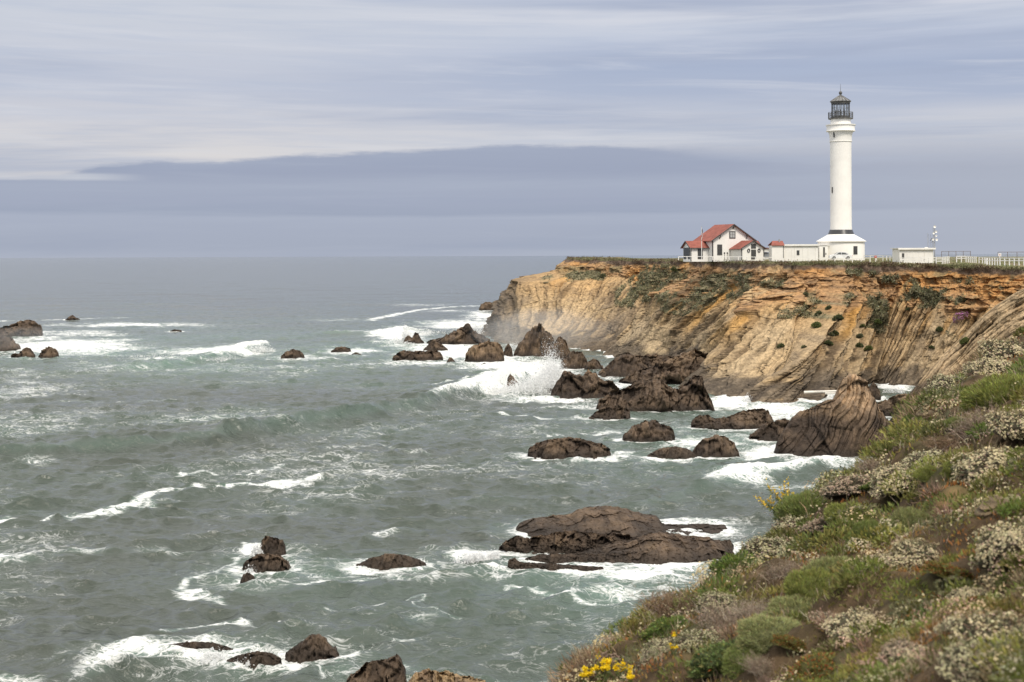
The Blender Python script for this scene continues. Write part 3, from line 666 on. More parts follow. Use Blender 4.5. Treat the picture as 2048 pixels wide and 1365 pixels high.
# the tilted slab spur at the right, nearer than the main cliff
def build_spur():
    prof = [(1775, 826), (1812, 796), (1850, 750), (1884, 712), (1925, 672), (1960, 636), (1990, 612), (2030, 586), (2080, 560), (2140, 540), (2300, 520), (2500, 520)]
    P, c, ns, nt, ft = rock_surface(prof, 1000, .0, 3.3, ang=46, strata=.0, crag=.0, dens=.8)
    ns, nt = 560, 240
    pr = np.array(prof, float); s = np.linspace(0, 1, ns); px = lerp(pr[0, 0], pr[-1, 0], s ** 1.3); py = smooth1(np.interp(px, pr[:, 0], pr[:, 1]), 4)
    Yr = np.interp(px, [1775, 1900, 2050, 2300, 2500], [215, 216, 206, 190, 180])
    R = at(px, py, Yr); t = np.linspace(0, 1, nt)[:, None]
    # the face runs down towards the camera and to the right, under the foreground slope
    X = R[None, :, 0] + t * 7; Y = R[None, :, 1] - t * 34; Z = lerp(R[None, :, 2], -1.2, t ** 1.05)
    q = t * 21 + s[None] * 2.0 + fbm(X * .08, Y * .08, Z * .08, 3) * .9 + fbm(X * .5, Y * .5, Z * .5, 2) * .10; al = s[None] * 60 + t * 4
    bedh, crack = beds1d(q, al, 3.0); beds = bedh; fine = fbm(q * 1.8, al * .12, 4.0, 3)
    flat = step(fbm(q * .16, al * .015, 6.0, 2), -.1, .2) * step(Z, 3, 8)
    env = step(t, 0, .03)
    d = env * (bedh * lerp(1.6, .25, flat) - crack * lerp(.5, .1, flat) + fine * lerp(.28, .05, flat) + fbm(q * .14, al * .03, 5.0, 2) * 1.6)
    Y = Y - d; Z = Z + d * .5; X = X - d * .25
    Y = Y - env * (facets(q * .6, al * .3, 2.0, 4) * .55 + facets(q * 1.6, al * .9, 5.0, 8) * .28)
    n1 = fbm(X * .3, Y * .3, Z * .3, 4); n2 = fbm(X * 1.4, Y * 1.4, Z * 1.4, 3)
    c = cmix((.52, .405, .27), (.38, .295, .20), step(n1 + fine * .3 + bedh * .8, -.3, .4))
    c = cmix(c, (.21, .175, .13), step(bedh + n2 * .3, .0, .5) * (1 - flat) * .5)
    c = cmix(c, (.11, .085, .06), crack * lerp(.95, .35, flat))  # dark lines paint the shade of the gaps between beds
    c = cmix(c, (.38, .23, .10), step(n1, .25, .5) * .4 * step(Z, 9, 14))
    c = cmix(c, (.09, .073, .058), (1 - step(Z, 1.8 + n1 * 1.5, 3.4 + n1 * 1.5)) * .9)
    c = c * np.array([1.0, .93, .82], np.float32)
    vg = step(fbm(X * .3, Y * .3, Z * .3 + 7, 3) + step(Z, 14, 18) * .5, .42, .6)
    c = cmix(c, (.10, .105, .055), vg * .9)
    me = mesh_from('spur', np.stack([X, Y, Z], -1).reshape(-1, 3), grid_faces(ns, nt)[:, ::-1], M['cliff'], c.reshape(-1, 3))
    tag(link('cliff_spur', me), 'tan slab of tilted rock layers sloping into the cove at the right', 'cliff', kind='structure')
    return np.stack([X, Y, Z], -1)
SPUR_P = build_spur()
# ================================================================== the sea
def poly_field(X, Y, pts, maxd=30.0):
    """signed distance to a polyline (positive on the shoreward, viewer's side), and position along it 0..1"""
    best = np.full(X.shape, 1e9, np.float32); sgn = np.zeros(X.shape, np.float32); pos = np.zeros(X.shape, np.float32)
    seg = np.hypot(*np.diff(pts, axis=0).T); cum = np.concatenate([[0], np.cumsum(seg)]) / seg.sum()
    for i in range(len(pts) - 1):
        a, b = pts[i], pts[i + 1]; d = b - a; L2 = d @ d
        t = np.clip(((X - a[0]) * d[0] + (Y - a[1]) * d[1]) / L2, 0, 1)
        ex, ey = X - (a[0] + t * d[0]), Y - (a[1] + t * d[1])
        dist = np.hypot(ex, ey); m = dist < best
        best = np.where(m, dist, best); sgn = np.where(m, np.sign(ex * d[1] - ey * d[0]), sgn); pos = np.where(m, lerp(cum[i], cum[i + 1], t), pos)
    return best * np.where(sgn == 0, 1, sgn), pos
SWELLS = [  # crest line in photo pixels, heights (m) along it, front width, back width, foam on the crest along it
 ([(-120, 918), (60, 907), (250, 897), (400, 882), (560, 858), (700, 838), (830, 815), (940, 786), (1020, 768), (1075, 760)], [.9, 1.4, 1.5, 1.9, 2.0, 1.7, 1.9, 2.3, 2.8, 2.4], 1.6, 6.0, [.2, .3, .1, .1, .25, .1, .55, .9, 1.0, 1.0]),
 ([(1180, 1012), (1250, 1012), (1340, 998), (1440, 968), (1500, 952), (1560, 946), (1700, 925)], [.3, .7, .9, 1.1, 1.2, 1.0, .6], 1.4, 4.0, [0, .1, .15, .8, .9, .7, .6]),
 ([(150, 752), (250, 740), (330, 733), (440, 715), (500, 700), (540, 690)], [.5, 1.2, 1.3, 1.5, 1.8, 1.2], 1.9, 6.0, [.3, .2, .3, .9, .95, .9]),
 ([(-120, 1140), (60, 1124), (110, 1110), (170, 1112), (260, 1112), (360, 1096)], [.4, .6, .6, .5, .5, .3], 1.0, 3.0, [.6, .7, .4, .6, .2, .4]),
 ([(120, 1365), (260, 1306), (340, 1312), (470, 1304), (560, 1310)], [.3, .6, .6, .5, .2], .9, 2.0, [.3, .7, .8, .7, .4]),
 ([(480, 1290), (600, 1262), (700, 1272), (820, 1268)], [.2, .35, .3, .2], 1.0, 2.5, [.2, .4, .3, .2]),
 ([(560, 680), (640, 668), (760, 668), (820, 660)], [.4, .8, 1.1, 1.2], 2.5, 6.0, [.2, .3, .6, 1.0]),
 ([(860, 1020), (980, 1000), (1080, 1010)], [.2, .4, .2], 1.2, 3.0, [0, 0, 0]),
 ([(720, 1085), (800, 1066), (860, 1070)], [.2, .5, .2], 1.0, 2.5, [.3, .5, .2]),
 ([(700, 1275), (860, 1240), (1000, 1245)], [.1, .35, .2], 1.0, 2.4, [.1, .45, .3]),
]
FOAM = [  # ellipses in photo pixels: x, y, rx, ry, strength
 (110, 694, 230, 26, .98), (160, 668, 180, 10, .7), (270, 650, 260, 7, .82), (430, 706, 160, 13, .88), (330, 722, 110, 8, .8), (600, 716, 110, 10, .68), (700, 703, 90, 10, .85), (40, 742, 90, 10, .6), (60, 765, 80, 8, .6), (330, 740, 120, 14, .35),
 (800, 672, 80, 20, 1.1), (900, 700, 150, 26, 1.0), (930, 650, 120, 14, .95), (970, 632, 60, 14, .9), (1000, 725, 130, 26, 1.0), (860, 728, 170, 10, .8), (1090, 745, 90, 40, 1.15), (1000, 780, 70, 18, 1.05), (1080, 795, 160, 18, .85), (1170, 815, 140, 16, .6),
 (900, 776, 60, 8, .8), (1260, 772, 110, 14, .85), (1290, 760, 40, 10, .9), (1460, 806, 80, 18, 1.05), (1560, 822, 120, 22, .95), (1640, 800, 70, 10, .9), (1500, 850, 170, 22, .8), (1330, 850, 150, 20, .5), (1420, 885, 150, 20, .75), (1560, 905, 130, 22, .9),
 (1650, 925, 110, 16, .95), (1480, 960, 90, 18, .9), (1330, 925, 150, 16, .6), (1180, 925, 150, 12, .45), (1560, 975, 120, 14, .7), (1790, 775, 50, 14, 1.1), (1800, 850, 60, 14, 1.0), (1740, 745, 60, 8, .6),
 (1260, 1150, 190, 20, 1.0), (1330, 1135, 130, 14, 1.0), (1230, 1185, 190, 34, .62), (1000, 1150, 160, 18, .62), (945, 1108, 70, 17, 1.1), (1090, 1060, 110, 10, .7), (1150, 1105, 180, 8, .85), (870, 1128, 90, 12, .6),
 (560, 1125, 120, 32, .62), (640, 1150, 140, 16, .6), (500, 1100, 24, 14, 1.2), (320, 1108, 110, 14, .6), (470, 1180, 180, 30, .45), (620, 1195, 200, 20, .38), (800, 1160, 160, 14, .55),
 (390, 1316, 140, 13, .86), (520, 1335, 170, 28, .64), (700, 1330, 160, 24, .6), (430, 1262, 120, 10, .55), (815, 1280, 60, 9, .62), (830, 1230, 180, 20, .40), (20, 1352, 80, 10, .8), (160, 1340, 130, 14, .45),
 (1000, 1240, 260, 60, .34), (1160, 1230, 150, 60, .46), (860, 1340, 160, 24, .55), (100, 1030, 160, 12, .45), (400, 945, 110, 10, .55), (330, 1000, 130, 14, .5), (590, 962, 70, 8, .6), (1050, 860, 160, 10, .35),
 (620, 925, 200, 16, .3), (60, 925, 80, 22, .55), (230, 960, 160, 12, .4), (400, 800, 260, 10, .3), (850, 610, 150, 4, .55), (700, 640, 160, 5, .5), (900, 622, 120, 5, .6), (620, 596, 200, 3, .35), (300, 620, 240, 3, .35),
]
STREAK = [  # foam lines: points, half width (m), strength
 ([(-40, 1045), (80, 1040), (200, 1030), (270, 1000), (300, 985), (420, 975), (540, 967), (635, 957)], .55, .62),
 ([(200, 1030), (290, 1020), (280, 990)], .5, .5), ([(360, 950), (480, 945), (560, 938)], .5, .5), ([(740, 640), (850, 618), (960, 612)], 1.6, .6), ([(0, 642), (120, 640), (250, 636)], 1.5, .5),
 ([(980, 830), (1060, 832), (1110, 838)], .6, .55), ([(1100, 870), (1180, 872), (1250, 862)], .6, .5), ([(470, 1120), (400, 1160), (360, 1190), (440, 1205)], .35, .5), ([(600, 1170), (700, 1165), (820, 1150)], .35, .5),
 ([(1020, 1170), (1140, 1200), (1260, 1215)], .4, .5), ([(300, 1262), (420, 1250), (560, 1262)], .3, .5), ([(560, 1345), (680, 1352), (800, 1345)], .35, .5), ([(700, 1225), (820, 1205), (900, 1230)], .25, .4),
 ([(1260, 905), (1180, 928), (1060, 922)], .6, .55), ([(640, 900), (760, 893), (860, 905)], .5, .35), ([(100, 800), (230, 806), (380, 800)], .8, .35),
]
def build_sea():
    vv = np.concatenate([np.geomspace(3.0, .56, 14), np.linspace(.55, .305, 70)[1:], np.linspace(.304, .0016, 1250), np.geomspace(.0015, .00037, 14)])
    uu = np.concatenate([np.linspace(-1.2, -.45, 20)[:-1], np.linspace(-.45, .45, 1250), np.linspace(.45, 1.2, 20)[1:]])
    U, Vv = np.meshgrid(uu, vv)
    Y = (EYE / Vv).astype(np.float32); X = (U * Y).astype(np.float32); Z = np.zeros_like(X)
    dY = np.abs(np.gradient(Y, axis=0)); dX = np.abs(np.gradient(X, axis=1))
    rng = np.random.default_rng(3)
    ox, oy = np.zeros_like(X), np.zeros_like(X)
    th0 = math.atan2(-.93, .36)
    gust = 1 + .35 * fbm(X * .012, Y * .012, 1.0, 2)
    for i in range(116):
        lam = float(np.exp(rng.uniform(math.log(.8), math.log(13)))) if i < 90 else float(rng.uniform(14, 60))
        th = th0 + rng.normal() * .5
        k = 2 * math.pi / lam; kx, ky = k * math.cos(th), k * math.sin(th)
        a = (.066 if lam < 4 else .036 if lam < 8 else .013 if lam < 15 else .005) * lam / (2 * math.pi)
        att = np.exp(-((np.abs(ky) * dY) ** 2 + (np.abs(kx) * dX) ** 2) / 11.0)
        ph = kx * X + ky * Y + rng.uniform(0, 6.28)
        s, c = np.sin(ph), np.cos(ph)
        Z += a * att * c * gust; ox -= a * att * .9 * s * math.cos(th); oy -= a * att * .9 * s * math.sin(th)
    px, py = proj(X, Y, np.zeros_like(X))
    foam = np.zeros_like(X); face = np.zeros_like(X)
    lump = fbm(X * .5, Y * .35, 3.0, 3)
    wx1 = fbm(X * .07, Y * .05, 23.0, 4, .6); wx2 = fbm(X * .07, Y * .05, 27.0, 4, .6)
    strk = fbm(X * .09 - Y * .02, Y * .16, 33.0, 5, .62)
    for pts, hs, wf, wb, fo in SWELLS:
        p = np.array([on_sea(a, b)[:2] for a, b in pts])
        lo, hi = p.min(0) - 30, p.max(0) + 30
        m = (X > lo[0]) & (X < hi[0]) & (Y > lo[1]) & (Y < hi[1])
        if not m.any(): continue
        x, y = X[m], Y[m]
        jig = fbm(x * .10, y * .10, 4.0, 3) * 2.2 + fbm(x * .5, y * .5, 4.0, 2) * .35
        d, t = poly_field(x, y, p)
        ends = step(t, 0, .06) * (1 - step(t, .94, 1)) + 0
        h = np.interp(t, np.linspace(0, 1, len(hs)), hs) * (1 + .30 * fbm(x * .22, y * .22, 9.0, 3))
        d2 = d + jig * .35
        prof = np.where(d2 > 0, np.exp(-(np.abs(d2) / wf) ** 1.35), np.exp(-(np.abs(d2) / wb) ** 1.15)) * np.maximum(ends, .0)
        Z[m] += h * prof - .18 * h * np.exp(-((d2 - wf * 2.2) / (wf * 1.6)) ** 2) * ends
        ff = np.interp(t, np.linspace(0, 1, len(fo)), fo) * ends
        foam[m] = np.maximum(foam[m], ff * np.exp(-((d2 + .2) / (.45 + ff * 1.6)) ** 2) * 1.05)
        fm = np.exp(-((d2 - wf * .45) / (wf * .5)) ** 2) * ends * np.clip(h, 0, 1.4)
        face[m] = np.maximum(face[m], fm)
    for cx, cy, rx, ry, s in FOAM:
        m = (np.abs(px - cx) < rx * 1.6) & (np.abs(py - cy) < ry * 1.8)
        e = np.exp(-(((px[m] - cx) / rx + wx1[m] * .45) ** 2 + ((py[m] - cy) / ry + wx2[m] * .6) ** 2) * 1.3)
        foam[m] = np.maximum(foam[m], s * e ** .8 * (.86 + .42 * strk[m] + .2 * lump[m]))
    for pts, w, s in STREAK:
        p = np.array([on_sea(a, b)[:2] for a, b in pts]); lo, hi = p.min(0) - 8, p.max(0) + 8
        m = (X > lo[0]) & (X < hi[0]) & (Y > lo[1]) & (Y < hi[1])
        d, t = poly_field(X[m] + fbm(X[m] * .2, Y[m] * .2, 2.0, 3) * 2.5, Y[m] + fbm(X[m] * .2, Y[m] * .2, 12.0, 3) * 3.5, p)
        foam[m] = np.maximum(foam[m], (s + .12) * np.exp(-(d / (w * 2.2)) ** 2))
    for x0, y0, rx, ry in FOOT:
        m = (np.abs(X - x0) < rx + 6) & (np.abs(Y - y0) < ry + 8)
        r = np.hypot((X[m] - x0) / (rx + .2), (Y[m] - y0) / (ry + .2))
        d = (r - 1) * min(rx, ry)
        foam[m] = np.maximum(foam[m], np.exp(-(np.maximum(d, 0) / .8) ** 2) * (.68 + .34 * lump[m]))
        foam[m] = np.maximum(foam[m], .48 * np.exp(-(np.maximum(d, 0) / 3.4) ** 2))
    for x0, y0, rx, ry in FOOT:                                # calmer water close round the rocks
        m = (np.abs(X - x0) < rx * 1.7) & (np.abs(Y - y0) < ry * 1.7)
        r = np.hypot((X[m] - x0) / rx, (Y[m] - y0) / ry); Z[m] *= lerp(.35, 1, step(r, .9, 1.7))
    # breaking line against the headland
    ft = CLIFF_P[18, ::6, :2]
    m = (Y > 200) & (Y < 430) & (X > -20) & (X < 70)
    d, t = poly_field(X[m], Y[m], ft)
    foam[m] = np.maximum(foam[m], np.exp(-(np.maximum(d - .2, 0) / 2.2) ** 2) * .85 * step(fbm(X[m] * .08, Y[m] * .08, 2.0, 2), -.3, .1))
    near = (1 - step(Y, 250, 700))
    foam = np.maximum(foam, (.335 + .36 * fbm(X * .03, Y * .03, 6.0, 4)) * near)
    capn = fbm(X * .05, Y * .022, 16.0, 4, .6)
    foam = np.maximum(foam, step(capn, .30, .52) * .42 * (1 - step(Y, 700, 2500)))
    Z += step(foam, .6, 1.0) * (fbm(X * 1.1, Y * .8, 2.0, 3) * .14 + .03) * (1 - step(Y, 350, 700))
    fade = 1 - step(Y, 900, 3000)
    P = np.stack([X + ox, Y + oy, Z * fade], -1)
    aer = np.clip(step(foam, .25, .95) * .75 + face * .13, 0, 1)
    tq = sum(s_ * np.exp(-(((px - a) / rx) ** 2 + ((py - b) / ry) ** 2)) for a, b, rx, ry, s_ in [(330, 700, 420, 60, .75), (900, 700, 260, 60, .45), (1520, 860, 260, 80, .6), (1250, 1170, 260, 60, .5), (560, 1140, 260, 60, .25)])
    aer = np.clip(aer + tq * .55, 0, 1)
    mat = bpy.data.materials.new('sea_water'); mat.use_nodes = True
    T = NT(mat.node_tree)
    g = T.node('ShaderNodeNewGeometry'); pos = g.outputs['Position']
    mp = T.node('ShaderNodeMapping'); T.l.new(pos, mp.inputs[0]); mp.inputs['Rotation'].default_value = (0, 0, math.radians(-30)); mp.inputs['Scale'].default_value = (.75, 1.25, 1)
    w1 = T.noise(mp.outputs[0], .55, 5.0, .62, .4); w2 = T.noise(mp.outputs[0], 2.6, 4.0, .6, .3)
    w0 = T.noise(mp.outputs[0], .11, 4.0, .6, .3)
    hgt = T.m('ADD', T.m('ADD', T.m('MULTIPLY', w1, .85), T.m('MULTIPLY', w2, .42)), T.m('MULTIPLY', w0, 4.6))
    bp = T.node('ShaderNodeBump', i_Height=hgt, i_Strength=1.0); bp.inputs['Distance'].default_value = .30
    fa = T.node('ShaderNodeAttribute', attribute_name='foam').outputs['Fac']
    ae = T.node('ShaderNodeAttribute', attribute_name='aerated').outputs['Fac']
    mp2 = T.node('ShaderNodeMapping'); T.l.new(pos, mp2.inputs[0]); mp2.inputs['Rotation'].default_value = (0, 0, math.radians(18)); mp2.inputs['Scale'].default_value = (.62, 1.0, 1)
    f1 = T.noise(mp2.outputs[0], .42, 7.0, .62, 1.3)
    r1 = T.m('SUBTRACT', 1.0, T.m('MULTIPLY', T.m('ABSOLUTE', T.m('SUBTRACT', T.noise(mp2.outputs[0], .75, 5.0, .6, 1.6), .5)), 7.0))      # thin lacy ridges
    r2 = T.m('SUBTRACT', 1.0, T.m('MULTIPLY', T.m('ABSOLUTE', T.m('SUBTRACT', T.noise(mp2.outputs[0], 2.1, 4.0, .6, 1.2), .5)), 6.0))
    lace = T.m('MAXIMUM', r1, T.m('MULTIPLY', r2, .8))
    fb = T.noise(mp2.outputs[0], .13, 5.0, .6, .8)
    tex = T.m('ADD', T.m('ADD', T.m('MULTIPLY', f1, .42), T.m('MULTIPLY', fb, .30)), T.m('MULTIPLY', lace, .40))
    # threshold falls as the foam grows
    thr = T.m('SUBTRACT', 1.04, T.m('MULTIPLY', fa, .80))
    fm = T.sstep(T.m('SUBTRACT', tex, thr), -.06, .24)
    body = T.mix(ae, (.052, .060, .046), (.135, .205, .165))
    body = T.mix(T.sstep(T.noise(pos, .02, 3.0), .35, .65), body, T.mix(1.0, body, (1.0, 1.15, 1.12), 'MULTIPLY'))
    wat = T.node('ShaderNodeBsdfPrincipled', i_Base_Color=body, i_Roughness=.10, i_IOR=1.42, i_Normal=bp.outputs[0])
    bp2 = T.node('ShaderNodeBump', i_Height=T.m('ADD', f1, T.m('MULTIPLY', lace, .25)), i_Strength=.9); bp2.inputs['Distance'].default_value = .3
    fo = T.node('ShaderNodeBsdfPrincipled', i_Base_Color=(.80, .80, .78, 1), i_Roughness=.9, i_Normal=bp2.outputs[0])
    mx = T.node('ShaderNodeMixShader'); T.l.new(T.m('MULTIPLY', fm, .93), mx.inputs[0]); T.l.new(wat.outputs[0], mx.inputs[1]); T.l.new(fo.outputs[0], mx.inputs[2])
    o = T.node('ShaderNodeOutputMaterial'); T.l.new(mx.outputs[0], o.inputs[0])
    me = mesh_from('sea', P.reshape(-1, 3), grid_faces(len(uu), len(vv)), mat, attrs=dict(foam=np.clip(foam, 0, 1.2), aerated=aer))
    tag(link('sea', me), 'grey green sea with white surf and swells', 'sea', kind='structure')
build_sea()
# ================================================================== buildings on the headland
def ground(px, py, Y):
    return at(px, py, Y)
# ------------------------------------------------------------------ lighthouse
LY = 295.0; MP = LY / FPX                                   # depth of the tower, metres per photo pixel there
LC = at(1682.3, 520.0, LY); GZ = float(LC[2]) - .25
zpx = lambda py: float(at(1682.3, py, LY)[2]) - GZ
def lighthouse():
    t = thing('lighthouse', 'tall white round lighthouse tower with a black band and dark iron lantern', 'lighthouse', (LC[0], LC[1], GZ))
    b = MB().lathe([(46.0 * MP, -.6), (46.0 * MP, zpx(487)), (45.6 * MP, zpx(485.5)), (45.6 * MP, zpx(484.2))], 64)
    base = b.build('base_room', M['tower'], t, True)
    b = MB().lathe([(46.2 * MP, zpx(484.3)), (49.2 * MP, zpx(484.1)), (49.2 * MP, zpx(482.9)), (26.2 * MP, zpx(469.8)), (26.2 * MP, zpx(469.3))], 64)
    b.build('base_roof', M['tower'], t, True)
    MB().lathe([(25.9 * MP, zpx(469.4)), (22.4 * MP, zpx(460.2))], 64).build('black_band', M['black_band'], t, True)
    shaft = MB().lathe([(21.4 * MP, zpx(460.3)), (21.0 * MP, zpx(450)), (20.9 * MP, zpx(284.5))], 64).build('shaft', M['tower'], t, True)
    MB().lathe([(21.0 * MP, zpx(284.6)), (22.2 * MP, zpx(284.2)), (22.2 * MP, zpx(283.2)), (21.6 * MP, zpx(282.6)), (21.7 * MP, zpx(278)), (22.4 * MP, zpx(270)), (24.4 * MP, zpx(264.6)), (24.6 * MP, zpx(263.6))], 64).build('neck', M['tower'], t, True)
    MB().lathe([(24.4 * MP, zpx(263.7)), (28.6 * MP, zpx(263.4)), (28.4 * MP, zpx(261.8)), (27.6 * MP, zpx(260.5)), (27.8 * MP, zpx(252.4)), (29.4 * MP, zpx(251.8)), (29.4 * MP, zpx(250.0)), (20.2 * MP, zpx(249.6))], 64).build('gallery_wall', M['tower'], t, True)
    MB().lathe([(20.1 * MP, zpx(249.8)), (19.6 * MP, zpx(239.0))], 48).build('drum', M['tower'], t, True)
    # lantern gallery
    MB().lathe([(19.6 * MP, zpx(239.2)), (23.6 * MP, zpx(238.9)), (24.4 * MP, zpx(238.2)), (24.4 * MP, zpx(237.2)), (17.0 * MP, zpx(236.9))], 48).build('gallery_deck', M['iron'], t, True)
    r = MB()
    for k in range(20):
        a = 2 * math.pi * (k + .5) / 20; x, y = 24.0 * MP * math.cos(a), 24.0 * MP * math.sin(a)
        r.tube((x, y, zpx(237.3)), (x, y, zpx(225.3)), .045, 6)
    for zz in (225.3, 229.2, 233.2):
        P = [(24.0 * MP * math.cos(2 * math.pi * k / 40), 24.0 * MP * math.sin(2 * math.pi * k / 40), zpx(zz)) for k in range(41)]
        for p, q in zip(P[:-1], P[1:]): r.tube(p, q, .035, 5)
    r.build('railing', M['iron'], t)
    RL = 17.4 * MP
    MB().lathe([(RL + .05, zpx(237.0)), (RL + .05, zpx(233.6)), (RL - .12, zpx(233.5)), (RL - .12, zpx(236.9))], 20, cap=False).build('parapet', M['iron'], t)
    fr = MB()
    n = 16
    ring = [(RL * math.cos(2 * math.pi * (k + .25) / n), RL * math.sin(2 * math.pi * (k + .25) / n)) for k in range(n + 1)]
    for k in range(n):
        fr.tube((*ring[k], zpx(236)), (*ring[k], zpx(206)), .062, 6)
        for zz in (216.5,): fr.tube((*ring[k], zpx(zz)), (*ring[k + 1], zpx(zz)), .035, 5)
    fr.build('lantern_frame', M['iron'], t)
    for k in range(n):
        g = MB(); a, b2 = ring[k], ring[k + 1]
        s = .985
        g.prism([(a[0] * s, a[1] * s, zpx(233.4)), (b2[0] * s, b2[1] * s, zpx(233.4)), (b2[0] * s, b2[1] * s, zpx(207)), (a[0] * s, a[1] * s, zpx(207))], (-.012 * (a[0] + b2[0]), -.012 * (a[1] + b2[1]), 0))
        g.build('lantern_pane', M['glass'], t)
    MB().lathe([(RL + .10, zpx(208.6)), (RL + .16, zpx(205.0)), (RL - .1, zpx(204.8)), (RL - .12, zpx(208.4))], 32, cap=False).build('lantern_cornice', M['iron'], t, True)
    rf = MB().lathe([(20.9 * MP, zpx(204.4)), (20.9 * MP, zpx(203.5)), (17.0 * MP, zpx(201.0)), (9.5 * MP, zpx(195.6)), (4.4 * MP, zpx(192.6)), (2.6 * MP, zpx(191.0))], 16)
    roof = rf.build('lantern_roof', M['iron_roof'], t)
    ribs = MB()
    for k in range(16):
        a = 2 * math.pi * k / 16; c, s = math.cos(a), math.sin(a)
        ribs.tube((20.9 * MP * c, 20.9 * MP * s, zpx(203.4)), (4.2 * MP * c, 4.2 * MP * s, zpx(192.3)), .06, 5)
    ribs.build('roof_rib', M['iron'], roof)
    MB().lathe([(2.4 * MP, zpx(191.4)), (2.0 * MP, zpx(189.5)), (2.4 * MP, zpx(188.6)), (3.3 * MP, zpx(187.2)), (3.4 * MP, zpx(185.6)), (2.6 * MP, zpx(183.8)), (1.2 * MP, zpx(183.0)), (.3 * MP, zpx(182.4))], 20).build('ventilator_ball', M['iron'], t, True)
    MB().tube((0, 0, zpx(183)), (0, 0, zpx(168)), .05, 6, .02).build('lightning_rod', M['iron'], t)
    MB().lathe([(1.5 * MP, zpx(235)), (1.7 * MP, zpx(230)), (1.0 * MP, zpx(226)), (1.0 * MP, zpx(221)), (.4 * MP, zpx(219))], 16).build('lamp_pedestal', M['iron'], t, True)
    # windows: a slit in the shaft, one in the neck, the wide one and the door in the base room
    def window(px, y0, y1, wpx, R, name='window', bars=True):
        dx = (px - 1682.3) * MP; dy = -math.sqrt(max(R * R - dx * dx, 0)); a = math.atan2(dx, -dy)
        cz, h, w = (zpx(y0) + zpx(y1)) / 2, abs(zpx(y0) - zpx(y1)), wpx * MP
        f = MB().box((dx, dy, cz), (w, .22, h), a)
        fo = f.build(name, M['trim'], t)
        g = MB(); nx, ny = math.sin(a), -math.cos(a)
        g.box((dx + nx * .10, dy + ny * .10, cz), (w * .8, .06, h * .88), a); g.build('pane', M['glass_dark'], fo)
        if bars:
            g = MB()
            for kx in (-.2, .2): g.box((dx + nx * .13 + math.cos(a) * w * kx, dy + ny * .13 + math.sin(a) * w * kx, cz), (.05, .05, h * .88), a)
            for kz in (-.25, 0, .25): g.box((dx + nx * .125, dy + ny * .125, cz + h * kz), (w * .8, .05, .05), a)
            g.build('glazing_bar', M['trim'], fo)
        return fo
    window(1700.5, 493, 509.4, 9.2, 45.6 * MP)
    window(1663.4, 375, 387, 2.6, 21.0 * MP, bars=False)
    window(1665.6, 264.8, 276, 2.6, 22.6 * MP, bars=False)
    # door side: flat link between the base room and the annex, dark doorway
    lk = MB().box((-44 * MP, -11 * MP, (zpx(491.5) - .3) / 2 - .15), (17 * MP, 60 * MP, zpx(491.5) + .3)).build('link_room', M['tower'], t)
    MB().box((-43.5 * MP, -11 * MP, zpx(491.5) + .07), (20 * MP, 62 * MP, .16)).build('link_roof', M['tower'], t)
    d = MB().box((-43.2 * MP, -41.0 * MP, zpx(504.6)), (3.4 * MP, .10, 19.5 * MP)).build('door', M['trim'], t)
    MB().box((-39.6 * MP, -41.0 * MP, zpx(508)), (1.4 * MP, .12, 3.4 * MP)).build('meter_box', M['trim'], t)
    return t
lighthouse()

# ------------------------------------------------------------------ people in the lantern
def person(px, yaw, lean, h, label, mat):
    fz = zpx(236.9) + GZ
    x = LC[0] + (px[0] - 1682.3) * MP; y = LC[1] + px[1]
    k = h / 1.75
    J = dict(pel=(0, 0, .95), chest=(lean * .3, 0, 1.28), neck=(lean * .45, 0, 1.50), head=(lean * .55, -.03, 1.66), top=(lean * .58, -.02, 1.74), kl=(-.10, -.03, .50), fl=(-.11, 0, .05), tl=(-.11, -.14, .03),
             kr=(.10, -.02, .50), fr=(.12, .02, .05), tr=(.12, -.12, .03), sl=(-.19 + lean * .4, 0, 1.43), el=(-.27 + lean * .4, -.08, 1.16), hl=(-.20 + lean * .4, -.28, 1.05), sr=(.19 + lean * .4, 0, 1.43), er=(.27 + lean * .4, -.06, 1.16), hr=(.20 + lean * .4, -.27, 1.06))
    R = dict(pel=.15, chest=.165, neck=.06, head=.105, top=.075, kl=.065, fl=.045, tl=.04, kr=.065, fr=.045, tr=.04, sl=.065, el=.048, hl=.038, sr=.065, er=.048, hr=.038)
    names = list(J); E = [('pel', 'chest'), ('chest', 'neck'), ('neck', 'head'), ('head', 'top'), ('pel', 'kl'), ('kl', 'fl'), ('fl', 'tl'), ('pel', 'kr'), ('kr', 'fr'), ('fr', 'tr'), ('chest', 'sl'), ('sl', 'el'), ('el', 'hl'), ('chest', 'sr'), ('sr', 'er'), ('er', 'hr')]
    me = bpy.data.meshes.new('person'); me.from_pydata([tuple(c * k for c in J[n]) for n in names], [(names.index(a), names.index(b)) for a, b in E], [])
    o = link('person', me); o.location = (x, y, fz); o.rotation_euler = (0, 0, yaw)
    sk = o.modifiers.new('skin', 'SKIN')
    for i, n in enumerate(names):
        me.skin_vertices[0].data[i].radius = (R[n] * k, R[n] * k); me.skin_vertices[0].data[i].use_root = n == 'pel'
    ss = o.modifiers.new('subdivision', 'SUBSURF'); ss.levels = 2; ss.render_levels = 2
    me.materials.append(mat)
    return tag(o, label, 'person', 'people in the lantern room')
M['cloth2'] = plain('grey_cloth', (.09, .085, .085), .9)
person((1671.5, -.55), .5, -.05, 1.72, 'person in dark clothes at the left edge of the lantern room', M['cloth'])
person((1675.6, -.75), -.3, .04, 1.80, 'person in grey clothes between two others in the lantern room', M['cloth2'])
person((1680.3, -.70), .2, .10, 1.66, 'person in dark clothes leaning to the right beside the lamp', M['cloth'])
person((1688.5, -.60), -.6, -.06, 1.84, 'tall person standing alone right of the lamp in the lantern', M['cloth2'])

